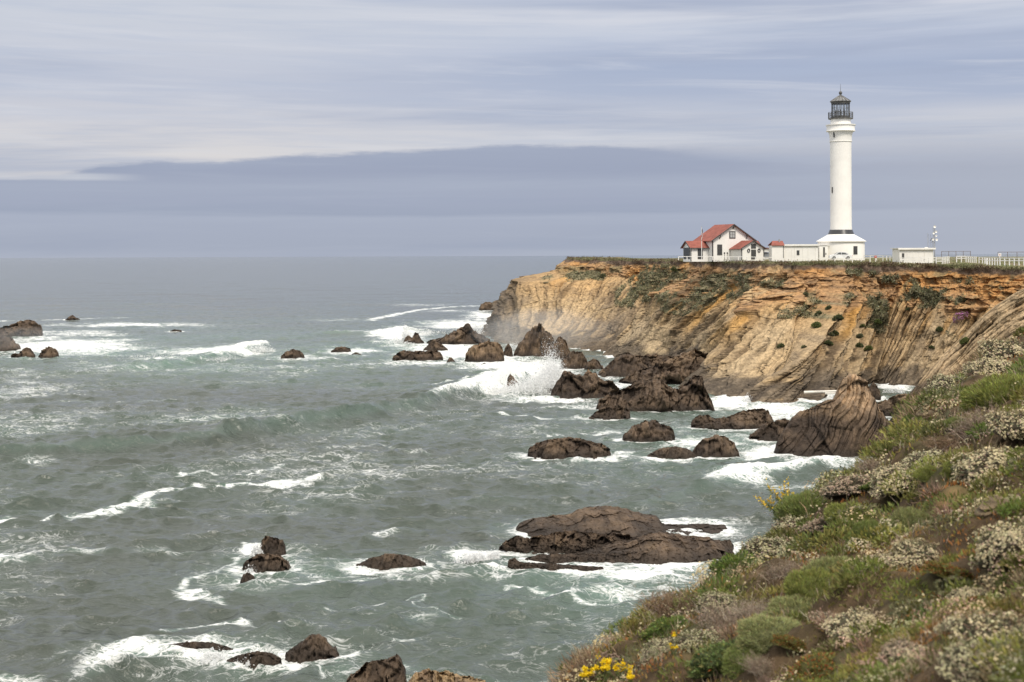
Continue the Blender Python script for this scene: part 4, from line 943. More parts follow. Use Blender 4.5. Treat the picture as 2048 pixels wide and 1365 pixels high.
# ------------------------------------------------------------------ gabled house helper (local frame: x along the gable wall, y away along the ridge)
def gable_body(b, x0, x1, y0, y1, ze, zr, zb=-.5):
    xm = (x0 + x1) / 2
    b.prism([(x0, y0, zb), (x1, y0, zb), (x1, y0, ze), (xm, y0, zr), (x0, y0, ze)], (0, y1 - y0, 0))
def gable_roof(b, x0, x1, y0, y1, ze, zr, ov=.45, th=.16, axis='y'):
    xm = (x0 + x1) / 2; sl = (zr - ze) / (xm - x0)
    xa, xb, zl = x0 - ov, x1 + ov, ze - ov * sl
    P = [(xa, zl), (xm, zr), (xb, zl), (xb, zl + th), (xm, zr + th * 1.15), (xa, zl + th)]
    if axis == 'y': b.prism([(p[0], y0 - ov, p[1] + .02) for p in P], (0, y1 - y0 + 2 * ov, 0))
    return P
def rect_window(parent, x, y, z, w, h, cols, rows, facing='-y', pane='pane', rim=.10, name='window'):
    f = MB(); sx = (w, .12) if facing in ('-y', '+y') else (.12, w)
    sgn = {'-y': (0, -1), '-x': (-1, 0), '+x': (1, 0)}[facing]
    f.box((x + sgn[0] * .02, y + sgn[1] * .02, z), (*sx, h))
    fo = f.build(name, M['trim'], parent)
    g = MB()
    for i in range(cols):
        for j in range(rows):
            ww, hh = (w - 2 * rim) / cols, (h - 2 * rim) / rows
            o = -w / 2 + rim + ww * (i + .5); zz = z - h / 2 + rim + hh * (j + .5)
            c = (x + (o if sgn[0] == 0 else sgn[0] * .085), y + (sgn[1] * .085 if sgn[0] == 0 else o), zz)
            g.box(c, ((ww - .08), .02, hh - .08) if sgn[0] == 0 else (.02, ww - .08, hh - .08))
    g.build('pane', M[pane], fo)
    return fo
def house():
    o = at(1466, 518.5, 291.0); t = thing('fog_signal_house', 'white gabled house with a red roof, dark windows and small side wings', 'house', o, math.radians(21))
    b = MB(); gable_body(b, -4.75, 4.75, 0, 7.0, 3.95, 7.0); wall = b.build('wall', M['white'], t)
    b = MB(); gable_roof(b, -4.75, 4.75, 0, 7.0, 3.95, 7.0, .55, .12); roof = b.build('roof', M['roof_red'], t)
    # dark barge boards and corner boards
    bb = MB()
    for s in (-1, 1): bb.prism([(s * 5.32, -.58, 3.53), (0, -.58, 6.95), (0, -.58, 7.16), (s * 5.32, -.58, 3.76)], (0, -.05, 0))
    bb.build('barge_board', M['trim'], roof)
    for x in (-3.1, 0, 3.1):
        br = MB(); z = 7.0 - abs(x) / 4.75 * 3.05
        br.box((x, -.28, z - .18), (.14, .5, .16)); br.prism([(x - .06, -.05, z - .95), (x + .06, -.05, z - .95), (x + .06, -.05, z - .75), (x - .06, -.05, z - .75)], (0, -.42, .55))
        br.build('bracket', M['trim'], wall)
    for x in (-4.72, 4.72): MB().box((x, -.03, 1.7), (.24, .14, 4.4)).build('corner_board', M['trim'], wall)
    rect_window(t, -.15, 0, 4.95, 1.42, 1.5, 2, 2, pane='pane', rim=.16)
    rect_window(t, -3.1, 0, 1.9, 1.12, 2.15, 2, 3, pane='glass_dark')
    # front porch wing with a door
    b = MB(); gable_body(b, -.55, 4.6, -4.4, -.03, 2.15, 3.62); pw = b.build('porch_wall', M['white'], t)
    b = MB(); gable_roof(b, -.55, 4.6, -4.4, -.3, 2.15, 3.62, .4, .11); pr = b.build('porch_roof', M['roof_red'], t)
    bb = MB()
    for s in (-1, 1): bb.prism([(2.025 + s * 3.0, -4.82, 1.96), (2.025, -4.82, 3.60), (2.025, -4.82, 3.80), (2.025 + s * 3.0, -4.82, 2.15)], (0, -.05, 0))
    bb.build('barge_board', M['trim'], pr)
    d = MB().box((2.2, -4.42, .93), (1.12, .12, 1.95)).build('door', M['trim'], t)
    MB().box((2.2, -4.49, 1.05), (.66, .03, 1.3)).build('pane', M['glass_dark'], d); MB().tube((2.55, -4.49, .85), (2.55, -4.56, .85), .05).build('handle', M['steel'], d)
    rect_window(t, 2.2, -4.4, 2.6, 1.12, .95, 2, 1, pane='glass_dark')
    for x in (1.05, 3.45):
        w = MB(); P = [(x + .26 * math.cos(a), -4.50, 1.72 + .33 * math.sin(a)) for a in np.linspace(0, 2 * math.pi, 15)]
        for p, q in zip(P[:-1], P[1:]): w.tube(p, q, .09, 6)
        w.build('wreath', M['cloth'], pw)
    MB().box((-.52, -4.43, 1.0), (.16, .12, 2.4)).build('corner_board', M['trim'], pw)
    MB().box((4.58, -4.43, .95), (.16, .12, 2.3)).build('corner_board', M['trim'], pw)
    # side wings, ridge across
    for s, nm in ((-1, 'side_wing'), (1, 'side_wing')):
        xa, xb = (-8.9, -4.78) if s < 0 else (4.78, 7.6)
        ya, yb = (1.6, 4.8) if s < 0 else (1.9, 5.1)
        w = MB().prism([(xa, ya, -.5), (xa, yb, -.5), (xa, yb, 2.45), (xa, (ya + yb) / 2, 3.55), (xa, ya, 2.45)], (xb - xa, 0, 0)).build(nm, M['white'], t)
        ym = (ya + yb) / 2
        x0, x1 = (xa - .35, xb) if s < 0 else (xb - (xb - xa), xb + .35)
        r = MB().prism([(x0, ya - .4, 2.20), (x0, ym, 3.58), (x0, yb + .4, 2.20), (x0, yb + .4, 2.33), (x0, ym, 3.74), (x0, ya - .4, 2.33)], (x1 - x0, 0, 0)).build('wing_roof', M['roof_red'], t)
        g = MB(); xe = x0 - .03 if s < 0 else x1 + .03
        for q in (-1, 1): g.prism([(xe, ym + q * 2.02, 2.14), (xe, ym, 3.56), (xe, ym, 3.78), (xe, ym + q * 2.02, 2.36)], (-.05 if s < 0 else .05, 0, 0))
        g.box(((x0 + x1) / 2, ya - .43, 2.24), (abs(x1 - x0), .06, .14)); g.build('barge_board', M['trim'], r)
        if s < 0:
            rect_window(t, xa, ym, 1.2, 2.7, 2.3, 4, 3, facing='-x', pane='glass_dark')
            rect_window(t, -6.7, ya, 1.15, 1.15, 2.2, 2, 3, pane='glass_dark')
        else:
            MB().box((xa + .55, ya - .02, 1.0), (.75, .1, 2.2)).build('door', M['trim'], t)
        MB().box((xa + .06 if s < 0 else xb - .06, ya - .03, .9), (.16, .12, 2.6)).build('corner_board', M['trim'], w)
    return t
house()
def small_lamp(px, py, Y, label):
    o = at(px, py, Y); t = thing('garden_lamp', label, 'lamp', o, group='dark posts before the porch')
    MB().tube((0, 0, -.3), (0, 0, .95), .05).build('post', M['trim'], t); MB().lathe([(.05, .95), (.14, 1.0), (.15, 1.22), (.05, 1.32)], 10).build('lamp_head', M['trim'], t)
small_lamp(1449.0, 518, 284.0, 'taller dark post lamp at the left side of the porch'); small_lamp(1454.6, 518, 283.5, 'dark post lamp beside the porch corner board')

def flat_hut(name, label, px0, px1, base, top, Y, depth, seams, rz=0.0, ov=.3, cat='building'):
    a, b = at(px0, base, Y), at(px1, base, Y); w = float(b[0] - a[0]); h = (base - top) / FPX * Y
    t = thing(name, label, cat, (a + b) / 2 + np.array([0, 0, -.2]), rz)
    MB().box((0, depth / 2, h / 2), (w, depth, h + .4)).build('wall', M['white'], t)
    MB().box((0, depth / 2, h + .28), (w + 2 * ov, depth + 2 * ov, .14)).build('roof', M['white'], t)
    MB().box((0, -ov * .98, h + .12), (w + ov * 1.6, .05, .2)).build('fascia', M['white'], t)
    if seams:
        for x in seams: MB().box((w * (x - .5), -.03, h / 2), (.07, .07, h - .1)).build('wall_batten', M['white'], t)
    return t, w, h
t, w, h = flat_hut('annex', 'low white flat-roofed annex against the lighthouse base', 1566, 1636, 520.2, 490.5, 286, 7.0, (.06, .25, .335, .57, .72, .93))
rect_window(t, w * (.43 - .5), 0, h * .55, .52, .95, 1, 2, pane='glass_dark', rim=.05)
o = at(1555.5, 520.5, 284.5); t = thing('red_roofed_shed', 'small white shed with a low red roof beside the annex', 'shed', o)
MB().box((0, 1.6, 1.3), (2.35, 3.2, 3.2)).build('wall', M['white'], t)
MB().prism([(-1.35, -.3, 2.88), (1.32, -.3, 2.88), (1.32, 1.7, 3.72), (-.75, 1.7, 3.72)], (0, .02, .13)).prism([(-1.35, 3.5, 2.88), (1.32, 3.5, 2.88), (1.32, 1.75, 3.72), (-.75, 1.75, 3.72)], (0, .02, .13)).build('roof', M['roof_red'], t)
MB().box((1.14, -.03, 1.3), (.1, .1, 3.1)).build('corner_board', M['trim'], t)
MB().tube((.55, 1.2, 3.5), (.55, 1.2, 4.15), .16).build('vent_pipe', M['steel'], t)
o = at(1533.5, 515.5, 315.0); t = thing('far_garage', 'little white garage with a red roof seen behind the parked silver car', 'garage', o)
MB().prism([(-1.9, 0, -.4), (1.9, 0, -.4), (1.9, 0, 1.5), (0, 0, 2.05), (-1.9, 0, 1.5)], (0, 4, 0)).build('wall', M['white'], t)
b = MB(); gable_roof(b, -1.9, 1.9, 0, 4, 1.5, 2.05, .3, .12); b.build('roof', M['roof_red'], t)
MB().box((.3, -.03, .55), (1.9, .08, 1.2)).build('door', M['trim'], t)

t, w, h = flat_hut('equipment_hut', 'white flat-roofed hut with a dark door below the antenna mast', 1799, 1867, 522.5, 497.8, 268, 5.0, (.23, .40, .58, .74, .985), ov=.38)
MB().box((w * (.105 - .5), -.04, h * .52), (.40, .1, .92)).build('door', M['trim'], t)
MB().box((w * (.105 - .5), -.05, h * .14), (.30, .1, .18)).build('door_vent', M['trim'], t)
MB().box((w * .73 - w / 2, -.06, .42), (.3, .1, .12)).build('wall_box', M['trim'], t)
# ------------------------------------------------------------------ antenna mast
def mast():
    o = at(1868.6, 523, 270.5); t = thing('antenna_mast', 'slim lattice antenna mast carrying white dishes beside the hut', 'antenna mast', o)
    k = 270.5 / FPX; z = lambda py: (523 - py) * k
    tw = MB()
    for a in range(3):
        x, y = .20 * math.cos(a * 2.094 + .5), .20 * math.sin(a * 2.094 + .5)
        tw.tube((x, y, -.3), (x, y, z(455)), .035, 5)
    for i in range(22):
        z0, z1 = z(521 - i * 3), z(518 - i * 3)
        for a in range(3):
            p = (.20 * math.cos(a * 2.094 + .5), .20 * math.sin(a * 2.094 + .5), z0); q = (.20 * math.cos((a + 1) * 2.094 + .5), .20 * math.sin((a + 1) * 2.094 + .5), z1)
            tw.tube(p, q, .016, 4)
    tw.build('lattice', M['steel'], t)
    for dx, py, r in ((0.0, 454, .26), (-.22, 467, .20), (.25, 464, .22), (.28, 472, .18), (-.33, 479.5, .20), (.36, 480, .24)):
        d = MB().lathe([(.02, 0), (r * .7, .05), (r, .16), (r * .96, .17), (r * .6, .09), (.02, .05)], 16)
        V = np.concatenate(d.v); V = np.stack([V[:, 0], -V[:, 2], V[:, 1]], -1); d.v = [V + np.array([dx, -.25, z(py)])]
        dd = d.build('dish', M['white'], t, True); MB().tube((dx, -.25, z(py)), (0, 0, z(py)), .03, 5).build('dish_arm', M['steel'], dd)
    MB().tube((0, 0, z(456)), (0, 0, z(450)), .03, 5).build('whip', M['steel'], t)
    o2 = at(1860.5, 497, 271.5); t2 = thing('whip_antennas', 'cluster of thin whip aerials standing on the hut roof', 'antenna', o2)
    for i, (dx, hh) in enumerate(((-.55, 2.9), (-.28, 2.75), (.10, 2.6), (.38, 2.0))):
        w_ = MB().tube((dx, 0, -.2), (dx, 0, hh), .03, 5).build('whip', M['steel'], t2)
        if i in (2, 3): MB().tube((dx - .12, 0, hh * .55), (dx + .25, 0, hh * .75), .05, 5).build('dipole', M['trim'], w_)
    MB().box((-.75, 0, .03), (.55, .4, .34)).build('roof_box', M['white'], t2)
mast()
# ------------------------------------------------------------------ fences, enclosures, signs, flag
def rail_fence(label, pts, post_gap, height, rails=(0.5, 0.95), r=.055, group='white fences on the headland', posts_dark=False):
    """pts: photo pixels of the ground line with a depth each"""
    P = np.array([at(a, b, Y) for a, b, Y in pts]); seg = np.linalg.norm(np.diff(P[:, :2], axis=0), axis=1); cum = np.concatenate([[0], np.cumsum(seg)])
    n = max(1, int(round(cum[-1] / post_gap))); s = np.linspace(0, cum[-1], n + 1)
    Q = np.stack([np.interp(s, cum, P[:, i]) for i in range(3)], -1); o = Q[0].copy()
    t = thing('white_fence', label, 'fence', o, group=group); Q = Q - o
    for q in Q: MB().box((q[0], q[1], q[2] + height / 2 - .15), (.13, .13, height + .3)).build('post', M['white'], t)
    for f in rails:
        m = MB()
        for a, b in zip(Q[:-1], Q[1:]):
            za = height * f; d = b - a; L = math.hypot(d[0], d[1])
            m.prism([(a[0], a[1] - .09, a[2] + za - r), (b[0], b[1] - .09, b[2] + za - r), (b[0], b[1] - .09, b[2] + za + r), (a[0], a[1] - .09, a[2] + za + r)], (0, .05, 0))
        m.build('rail', M['white'], t)
    return t
rail_fence('low white fence in front of the red-roofed house', [(1357, 517.6, 268), (1395, 517.2, 268), (1450, 517.8, 268), (1500, 518, 268), (1545, 519, 268)], 1.6, .42, (.85,), .05)
rail_fence('low white fence in front of the annex and lighthouse base', [(1567, 521, 264), (1640, 521.5, 264), (1740, 521.6, 262)], 1.6, .40, (.85,), .04)
rail_fence('white fence between the lighthouse and the equipment hut', [(1728, 519.5, 290), (1768, 520, 286), (1793, 521.5, 280)], 1.5, .85)
rail_fence('white fence with low posts in front of the equipment hut', [(1800, 524, 252), (1840, 523.6, 250), (1872, 523.6, 250)], 1.35, .75, (.35, .92))
rail_fence('short four-rail white fence panel right of the antenna mast', [(1872.5, 525, 248), (1884, 525, 248), (1898, 523.5, 252)], 1.2, .92, (.15, .42, .68, .95), .05)
rail_fence('white fence rising to a tall end post between two enclosures', [(1913, 521.5, 245), (1933, 521.5, 245), (1952, 522.8, 241)], .80, .78)
rail_fence('leaning white fence section in the dip of the turf', [(1958, 523.4, 240), (1968, 524, 239), (1975, 525, 237)], .70, .74)
rail_fence('long white post and rail fence at the right edge', [(1974, 526.5, 222), (2000, 527.3, 218), (2060, 527.6, 214), (2160, 528, 208)], .80, .86)
def enclosure(label, px0, px1, base, top, Y, npost):
    a, b = at(px0, base, Y), at(px1, base, Y); h = (base - top) / FPX * Y; w = float(b[0] - a[0])
    t = thing('chain_link_fence', label, 'fence', a, group='chain link enclosures')
    for i in range(npost): MB().tube((w * i / (npost - 1), 0, -.3), (w * i / (npost - 1), 0, h), .045, 6).build('post', M['rust'], t)
    MB().tube((0, 0, h), (w, 0, h), .04, 6).build('top_rail', M['rust'], t)
    n = MB(); st = .32
    for k in range(int((w + h) / st)):
        x = k * st
        for s in (1, -1):
            x0, x1 = (x - h, x) if s > 0 else (x, x - h)
            z0, z1 = 0.0, h
            if min(x0, x1) < 0 or max(x0, x1) > w:
                f = np.clip((np.array([0, w]) - x0) / (x1 - x0), 0, 1); f0, f1 = min(f), max(f)
                x0, x1, z0, z1 = x0 + (x1 - x0) * f0, x0 + (x1 - x0) * f1, h * f0, h * f1
            if abs(z1 - z0) > .02: n.tube((x0, 0, z0), (x1, 0, z1), .011, 3)
    n.build('wire_mesh', M['steel'], t)
    return t
enclosure('brown-framed wire fence enclosure behind the white fence gap', 1883, 1941, 521, 503.2, 285, 5)
enclosure('brown-framed wire fence enclosure at the right edge behind the sign', 1996, 2110, 523, 504.6, 262, 7)
def sign(name, label, px, base, y0, y1, wpx, Y, mat, mark):
    k = Y / FPX; o = at(px, base, Y); t = thing(name, label, 'sign', o)
    MB().box((0, .06, (base - y1) * k / 2), (.10, .10, (base - y0) * k)).build('post', M['white'], t)
    b = MB().box((0, 0, (base - (y0 + y1) / 2) * k), (wpx * k, .05, (y1 - y0) * k)).build('board', M[mat], t)
    m = MB(); zc = (base - (y0 + y1) / 2) * k
    for dx, dz, w, h in mark: m.box((dx * wpx * k, -.032, zc + dz * (y1 - y0) * k), (w * wpx * k, .012, h * (y1 - y0) * k))
    m.build('lettering', M['red' if mat == 'white' else 'white'], t)
sign('warning_sign', 'white square warning sign with a small red mark by the right enclosure', 1999.5, 525, 507, 513.2, 6.2, 232, 'white', [(0, .05, .35, .2), (-.05, -.2, .22, .08)])
sign('red_sign', 'small red sign on a white post between lighthouse and hut', 1751.2, 521.5, 511.8, 516.4, 4.6, 268, 'red', [(0, 0, .6, .16)])
def flagpole():
    Y = 284.0; k = Y / FPX; o = at(1403.4, 518, Y); t = thing('flagpole', 'white flagpole in front of the house', 'flagpole', o)
    z = lambda py: (518 - py) * k
    MB().tube((0, 0, -.3), (0, 0, z(455)), .07, 8, .045).build('pole', M['white'], t); MB().lathe([(.02, z(455)), (.09, z(454.5)), (.09, z(453.8)), (.02, z(453.3))], 10).build('finial', M['steel'], t)
    # limp flag: hanging folds of stripes with the blue corner uppermost
    nz, nx = 40, 14
    V, C = [], []
    for j in range(nz):
        v = j / (nz - 1)
        for i in range(nx):
            u = i / (nx - 1)
            wd = .42 * (.45 + .55 * v)
            x = .06 + u * wd * (.75 + .25 * math.sin(v * 5)); y = .10 * math.sin(u * 11 + v * 4) * (.3 + v)
            V.append((x - .18 * v, y, z(457) - v * (z(457) - z(482)) - .25 * u * (1 - v)))
            if v < .38 and u < .75: C.append((.03, .04, .12))
            else: C.append((.45, .05, .06) if int(u * 5 + v * 3) % 2 == 0 else (.75, .73, .70))
    fl = link('flag', mesh_from('flag', V, grid_faces(nx, nz), M['leaf'], np.array(C))); fl.location = o
    so = fl.modifiers.new('thickness', 'SOLIDIFY'); so.thickness = .02
    tag(fl, 'limp red, white and blue striped flag hanging from the pole', 'flag')
flagpole()
# ------------------------------------------------------------------ cars
def car(label, px, base, Y, rz, paint):
    o = at(px, base, Y); t = thing('parked_car', label, 'car', o, rz, 'cars parked by the lighthouse')
    prof = [(-2.15, .28), (-2.2, .62), (-2.05, .82), (-1.55, .90), (-.95, 1.36), (-.35, 1.45), (.45, 1.42), (1.15, .98), (1.85, .86), (2.15, .66), (2.2, .30)]
    b = MB(); half = .86
    n = len(prof); V = []
    for y, s in ((-half, 1.0), (-half * .90, 1.0), (half * .90, 1.0), (half, 1.0)):
        edge = abs(y) > half * .95
        V += [(x * (0.985 if edge else 1), y * (.80 if z > 1.0 else 1.0), z - (.03 if edge and z > .5 else 0)) for x, z in prof]
    F = []
    for k in range(3): F += [(k * n + i, k * n + (i + 1) % n, (k + 1) * n + (i + 1) % n, (k + 1) * n + i) for i in range(n)]
    F += [list(range(n))[::-1], [3 * n + i for i in range(n)]]
    b.add(V, F); b.build('body', M[paint], t, True)
    for s in (-1, 1):
        ws = MB(); ys = s * .80
        ws.prism([(-1.30, s * .845, .93), (-.86, s * .71, 1.30), (-.12, s * .71, 1.35), (-.10, s * .84, .93)], (0, s * .02, 0)); ws.prism([(-.02, s * .84, .93), (-.02, s * .71, 1.35), (.40, s * .71, 1.32), (.98, s * .84, .95)], (0, s * .02, 0))
        ws.build('side_window', M['glass_dark'], t)
    MB().prism([(.50, -.62, 1.37), (.50, .62, 1.37), (1.10, .70, 1.01), (1.10, -.70, 1.01)], (.03, 0, .03)).build('windscreen', M['glass_dark'], t)
    MB().prism([(-1.0, -.62, 1.31), (-1.0, .62, 1.31), (-1.50, .70, .95), (-1.50, -.70, .95)], (-.03, 0, .03)).build('rear_window', M['glass_dark'], t)
    for x in (-1.32, 1.32):
        for s in (-1, 1):
            w = MB().tube((x, s * .90, .31), (x, s * .68, .31), .31, 20).build('wheel', M['rubber'], t)
            MB().tube((x, s * .915, .31), (x, s * .88, .31), .19, 14).build('rim', M['steel'], w)
    for s in (-1, 1):
        MB().box((2.16, s * .62, .64), (.10, .32, .14)).build('headlight', M['pane'], t); MB().box((-2.17, s * .66, .68), (.08, .26, .16)).build('tail_light', M['red'], t)
car('white sedan parked side-on before the lighthouse base', 1681, 519.3, 274, math.radians(175), 'car_white')
car('silver car parked nose-out between the house and the shed', 1534, 518.2, 292, math.radians(-35), 'car_silver')
# driftwood lying in the cove
o = on_sea(1652, 785, .9)
t = link('driftwood_log', None) if False else None
g = MB().tube((-3.2, 0, .1), (3.4, -.4, .35), .20, 8, .12).tube((-.2, -.9, .0), (4.6, -1.3, .05), .14, 8, .08)
dl = g.build('driftwood_log', M['wood'], None, True); dl.location = on_sea(1650, 786, 1.0); tag(dl, 'bleached driftwood logs at the dark foot of the cliff', 'driftwood')
# ================================================================== the near slope and its plants
SA, SB, SC = .446, -.165, 19.04                      # plane of the hillside: z = SA x + SB y + SC
def slope_hit(px, py):
    u, v = ray(px, py)
    Y = (SC - EYE) / (v - SA * u - SB)
    return u * Y, Y
EDGE_PX = [(640, 1900), (860, 1640), (1010, 1480), (1100, 1392), (1152, 1335), (1210, 1280), (1270, 1240), (1330, 1185), (1400, 1150), (1450, 1125), (1500, 1090), (1560, 1050), (1610, 1010), (1660, 985), (1710, 950), (1760, 912), (1810, 862),
           (1850, 815), (1895, 775), (1950, 738), (2048, 694), (2140, 655), (2300, 600), (2500, 545)]
EDGE = np.array([np.stack(slope_hit(a - (16 if a < 1480 else 5), b - (20 if a < 1480 else 5 + max(0, min(14, (a - 1850) * .09))))) for a, b in EDGE_PX])
def edge_dist(X, Y):
    best = np.full(np.shape(X), 1e9); sg = np.ones(np.shape(X))
    for a, b in zip(EDGE[:-1], EDGE[1:]):
        d = b - a; t = np.clip(((X - a[0]) * d[0] + (Y - a[1]) * d[1]) / (d @ d), 0, 1)
        ex, ey = X - a[0] - t * d[0], Y - a[1] - t * d[1]; r = np.hypot(ex, ey); m = r < best
        sg = np.where(m, np.sign(ex * d[1] - ey * d[0]), sg); best = np.where(m, r, best)
    return best * sg                                  # positive on the hillside, negative beyond the brink
def slope_z(X, Y):
    d = edge_dist(X, Y)
    z = SA * X + SB * Y + SC
    z = z + fbm(X * .16, Y * .16, 1.0, 3) * .55 + np.abs(fbm(X * .42, Y * .42, 2.0, 3)) * .95 - .2 + fbm(X * 1.1, Y * 1.1, 2.5, 2) * .16 + fbm(X * 2.2, Y * 2.2, 3.0, 2) * .05
    o = np.maximum(-d, 0)
    z = z - .35 * np.exp(-np.maximum(d, 0) / 1.2) - o * (1.0 + .8 * step(o, 0, 3)) + fbm(X * .3, Y * .3, 5.0, 3) * np.minimum(o * .25, 1.2)
    return np.maximum(z, -1.5)
def build_slope():
    x = np.arange(-14, 62, .16); y = np.arange(-4, 92, .18)
    X, Y = np.meshgrid(x, y); Z = slope_z(X, Y)
    n = fbm(X * .5, Y * .5, 4.0, 4, .6); n2 = fbm(X * 2.5, Y * 2.5, 4.0, 3)
    c = cmix((.055, .038, .022), (.12, .08, .045), step(n2, -.3, .4)); c = cmix(c, (.07, .075, .03), step(n, -.05, .3) * .6)
    c = cmix(c, (.36, .21, .10), step(fbm(X * .35, Y * .35, 44.0, 3), .34, .5))
    me = mesh_from('hillside', np.stack([X, Y, Z], -1).reshape(-1, 3), grid_faces(len(x), len(y)), M['soil'], c.reshape(-1, 3))
    tag(link('hillside_ground', me), 'steep brown soil slope under the coastal plants', 'ground', kind='structure')
build_slope()
def on_slope(px, py):
    """where a photo pixel meets the built hillside"""
    u, v = ray(px, py)
    Ys = np.linspace(6, 75, 1400); z = slope_z(u * Ys, Ys); r = EYE + v * Ys
    k = np.argmax(z >= r)
    if z[k] < r[k]:
        x, y = slope_hit(px, py); return np.array([x, y, float(slope_z(np.array(x), np.array(y)))])
    return np.array([u * Ys[k], Ys[k], z[k]])

# ------------------------------------------------------------------ leaf geometry
class LB:
    """collects coloured blades, leaves and petals"""
    def __init__(s, seed): s.r = np.random.default_rng(seed); s.V, s.F, s.C, s.n = [], [], [], 0
    def quads(s, Q, C):
        """Q (n,4,3), C (n,3)"""
        n = len(Q); s.V.append(Q.reshape(-1, 3)); s.F.append(np.arange(n * 4).reshape(-1, 4) + s.n); s.C.append(np.repeat(C, 4, 0)); s.n += n * 4
    def blades(s, base, d, L, w, C, bend=.15):
        """diamond-shaped narrow leaves from base along unit d"""
        n = len(base); side = np.cross(d, s.r.normal(size=(n, 3))); side /= np.linalg.norm(side, axis=1, keepdims=True) + 1e-9
        L = np.broadcast_to(L, n)[:, None]; w = np.broadcast_to(w, n)[:, None]
        mid = base + d * L * .5 + s.r.normal(size=(n, 3)) * L * bend * .5
        s.quads(np.stack([base, mid + side * w, base + d * L, mid - side * w], 1), C)
    def discs(s, c, nrm, R, C):
        n = len(c); a = np.cross(nrm, s.r.normal(size=(n, 3))); a /= np.linalg.norm(a, axis=1, keepdims=True) + 1e-9; b = np.cross(nrm, a)
        R = np.broadcast_to(R, n)[:, None]
        s.quads(np.stack([c + a * R, c + b * R, c - a * R, c - b * R], 1), C)
    def curve(s, P, w, C):
        """ribbons: P (n,k,3)"""
        n, k, _ = P.shape; side = s.r.normal(size=(n, 1, 3)); side /= np.linalg.norm(side, axis=2, keepdims=True)
        for j in range(k - 1):
            w0, w1 = w * (1 - .8 * j / (k - 1)), w * (1 - .8 * (j + 1) / (k - 1))
            s.quads(np.stack([P[:, j] - side[:, 0] * w0, P[:, j] + side[:, 0] * w0, P[:, j + 1] + side[:, 0] * w1, P[:, j + 1] - side[:, 0] * w1], 1), C)
    def mesh(s, name, mat='leaf'):
        return mesh_from(name, np.concatenate(s.V), np.concatenate(s.F), M[mat], np.clip(np.concatenate(s.C), .004, 1), smooth=False)
    def jit(s, c, n, v=.25, hue=.10):
        c = np.asarray(c, float)
        return c[None] * (1 + s.r.uniform(-v, v, (n, 1))) * (1 + s.r.uniform(-hue, hue, (n, 3)))
def dome(r, n, lump, seed, zmin=-.05):
    z = r.uniform(zmin, 1, n); a = r.uniform(0, 2 * math.pi, n); q = np.sqrt(np.maximum(1 - z * z, 0))
    d = np.stack([q * np.cos(a), q * np.sin(a), z], -1)
    rad = 1 + lump * fbm(d[:, 0] * 1.7 + seed, d[:, 1] * 1.7, d[:, 2] * 1.7, 3)
    return d, rad
def core(lb, R, H, seed, col, lump):
    """lumpy inner body so that one does not look through the plant"""
    nu, nv = 26, 12
    a = np.linspace(0, 2 * math.pi, nu); e = np.linspace(-.15, math.pi / 2, nv)
    A, E = np.meshgrid(a, e); d = np.stack([np.cos(E) * np.cos(A), np.cos(E) * np.sin(A), np.sin(E)], -1)
    rad = .86 * (1 + lump * fbm(d[..., 0] * 1.7 + seed, d[..., 1] * 1.7, d[..., 2] * 1.7, 3))
    P = d * rad[..., None] * np.array([R, R, H]); F = grid_faces(nu, nv)
    lb.V.append(P.reshape(-1, 3)); lb.F.append(F + lb.n); lb.C.append(np.repeat(np.asarray(col, float)[None], nu * nv, 0)); lb.n += nu * nv
def cushion(seed, R=.6, H=.5, n=5200, col=(.135, .165, .055)):
    lb = LB(seed); d, rad = dome(lb.r, n, .42, seed); S = np.array([R, R, H])
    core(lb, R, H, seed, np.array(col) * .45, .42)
    out = d / np.array([R, R, H]) ; out /= np.linalg.norm(out, axis=1, keepdims=True)
    g = out * .9 + np.array([0, 0, .5]) + lb.r.normal(size=(n, 3)) * .38; g /= np.linalg.norm(g, axis=1, keepdims=True)
    base = d * (rad * .88)[:, None] * S
    tone = fbm(d[:, 0] * 3 + seed, d[:, 1] * 3, d[:, 2] * 3, 3)[:, None]
    C = lb.jit(col, n, .3) * (1 + .5 * tone); C[lb.r.random(n) < .07] = (.22, .19, .09)
    lb.blades(base, g, lb.r.uniform(.06, .13, n), .0065, C)
    return lb.mesh('cushion_shrub')
def pale_shrub(seed, R=.55, H=.42, n=1250, cream=(.60, .55, .40), pinkish=.25):
    lb = LB(seed); d, rad = dome(lb.r, n, .55, seed); S = np.array([R, R, H])
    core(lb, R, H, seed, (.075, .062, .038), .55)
    base = d * rad[:, None] * S
    lump = fbm(d[:, 0] * 4 + seed, d[:, 1] * 4, d[:, 2] * 4, 2)
    k = lump > -.16                                            # flower heads cluster, gaps show the leaves beneath
    nb = base[k] + lb.r.normal(size=(k.sum(), 3)) * .02; m = len(nb)
    for j in range(3):
        nn = d[k] + np.array([0, -.2, .5]) + lb.r.normal(size=(m, 3)) * .55; nn /= np.linalg.norm(nn, axis=1, keepdims=True)
        C = lb.jit(cream, m, .22, .05); pk = lb.r.random(m) < pinkish; C[pk] = lb.jit((.34, .25, .19), pk.sum(), .3)
        lb.discs(nb + lb.r.normal(size=(m, 3)) * .018, nn, lb.r.uniform(.012, .024, m), C)
    ng = 1500; d2, r2 = dome(lb.r, ng, .55, seed); g = d2 + lb.r.normal(size=(ng, 3)) * .6; g /= np.linalg.norm(g, axis=1, keepdims=True)
    C = lb.jit((.17, .175, .10), ng, .35); br = lb.r.random(ng) < .35; C[br] = lb.jit((.14, .095, .06), br.sum(), .3)
    lb.blades(d2 * (r2 * .9)[:, None] * S, g, lb.r.uniform(.04, .09, ng), .011, C)
    return lb.mesh('pale_flowering_shrub')
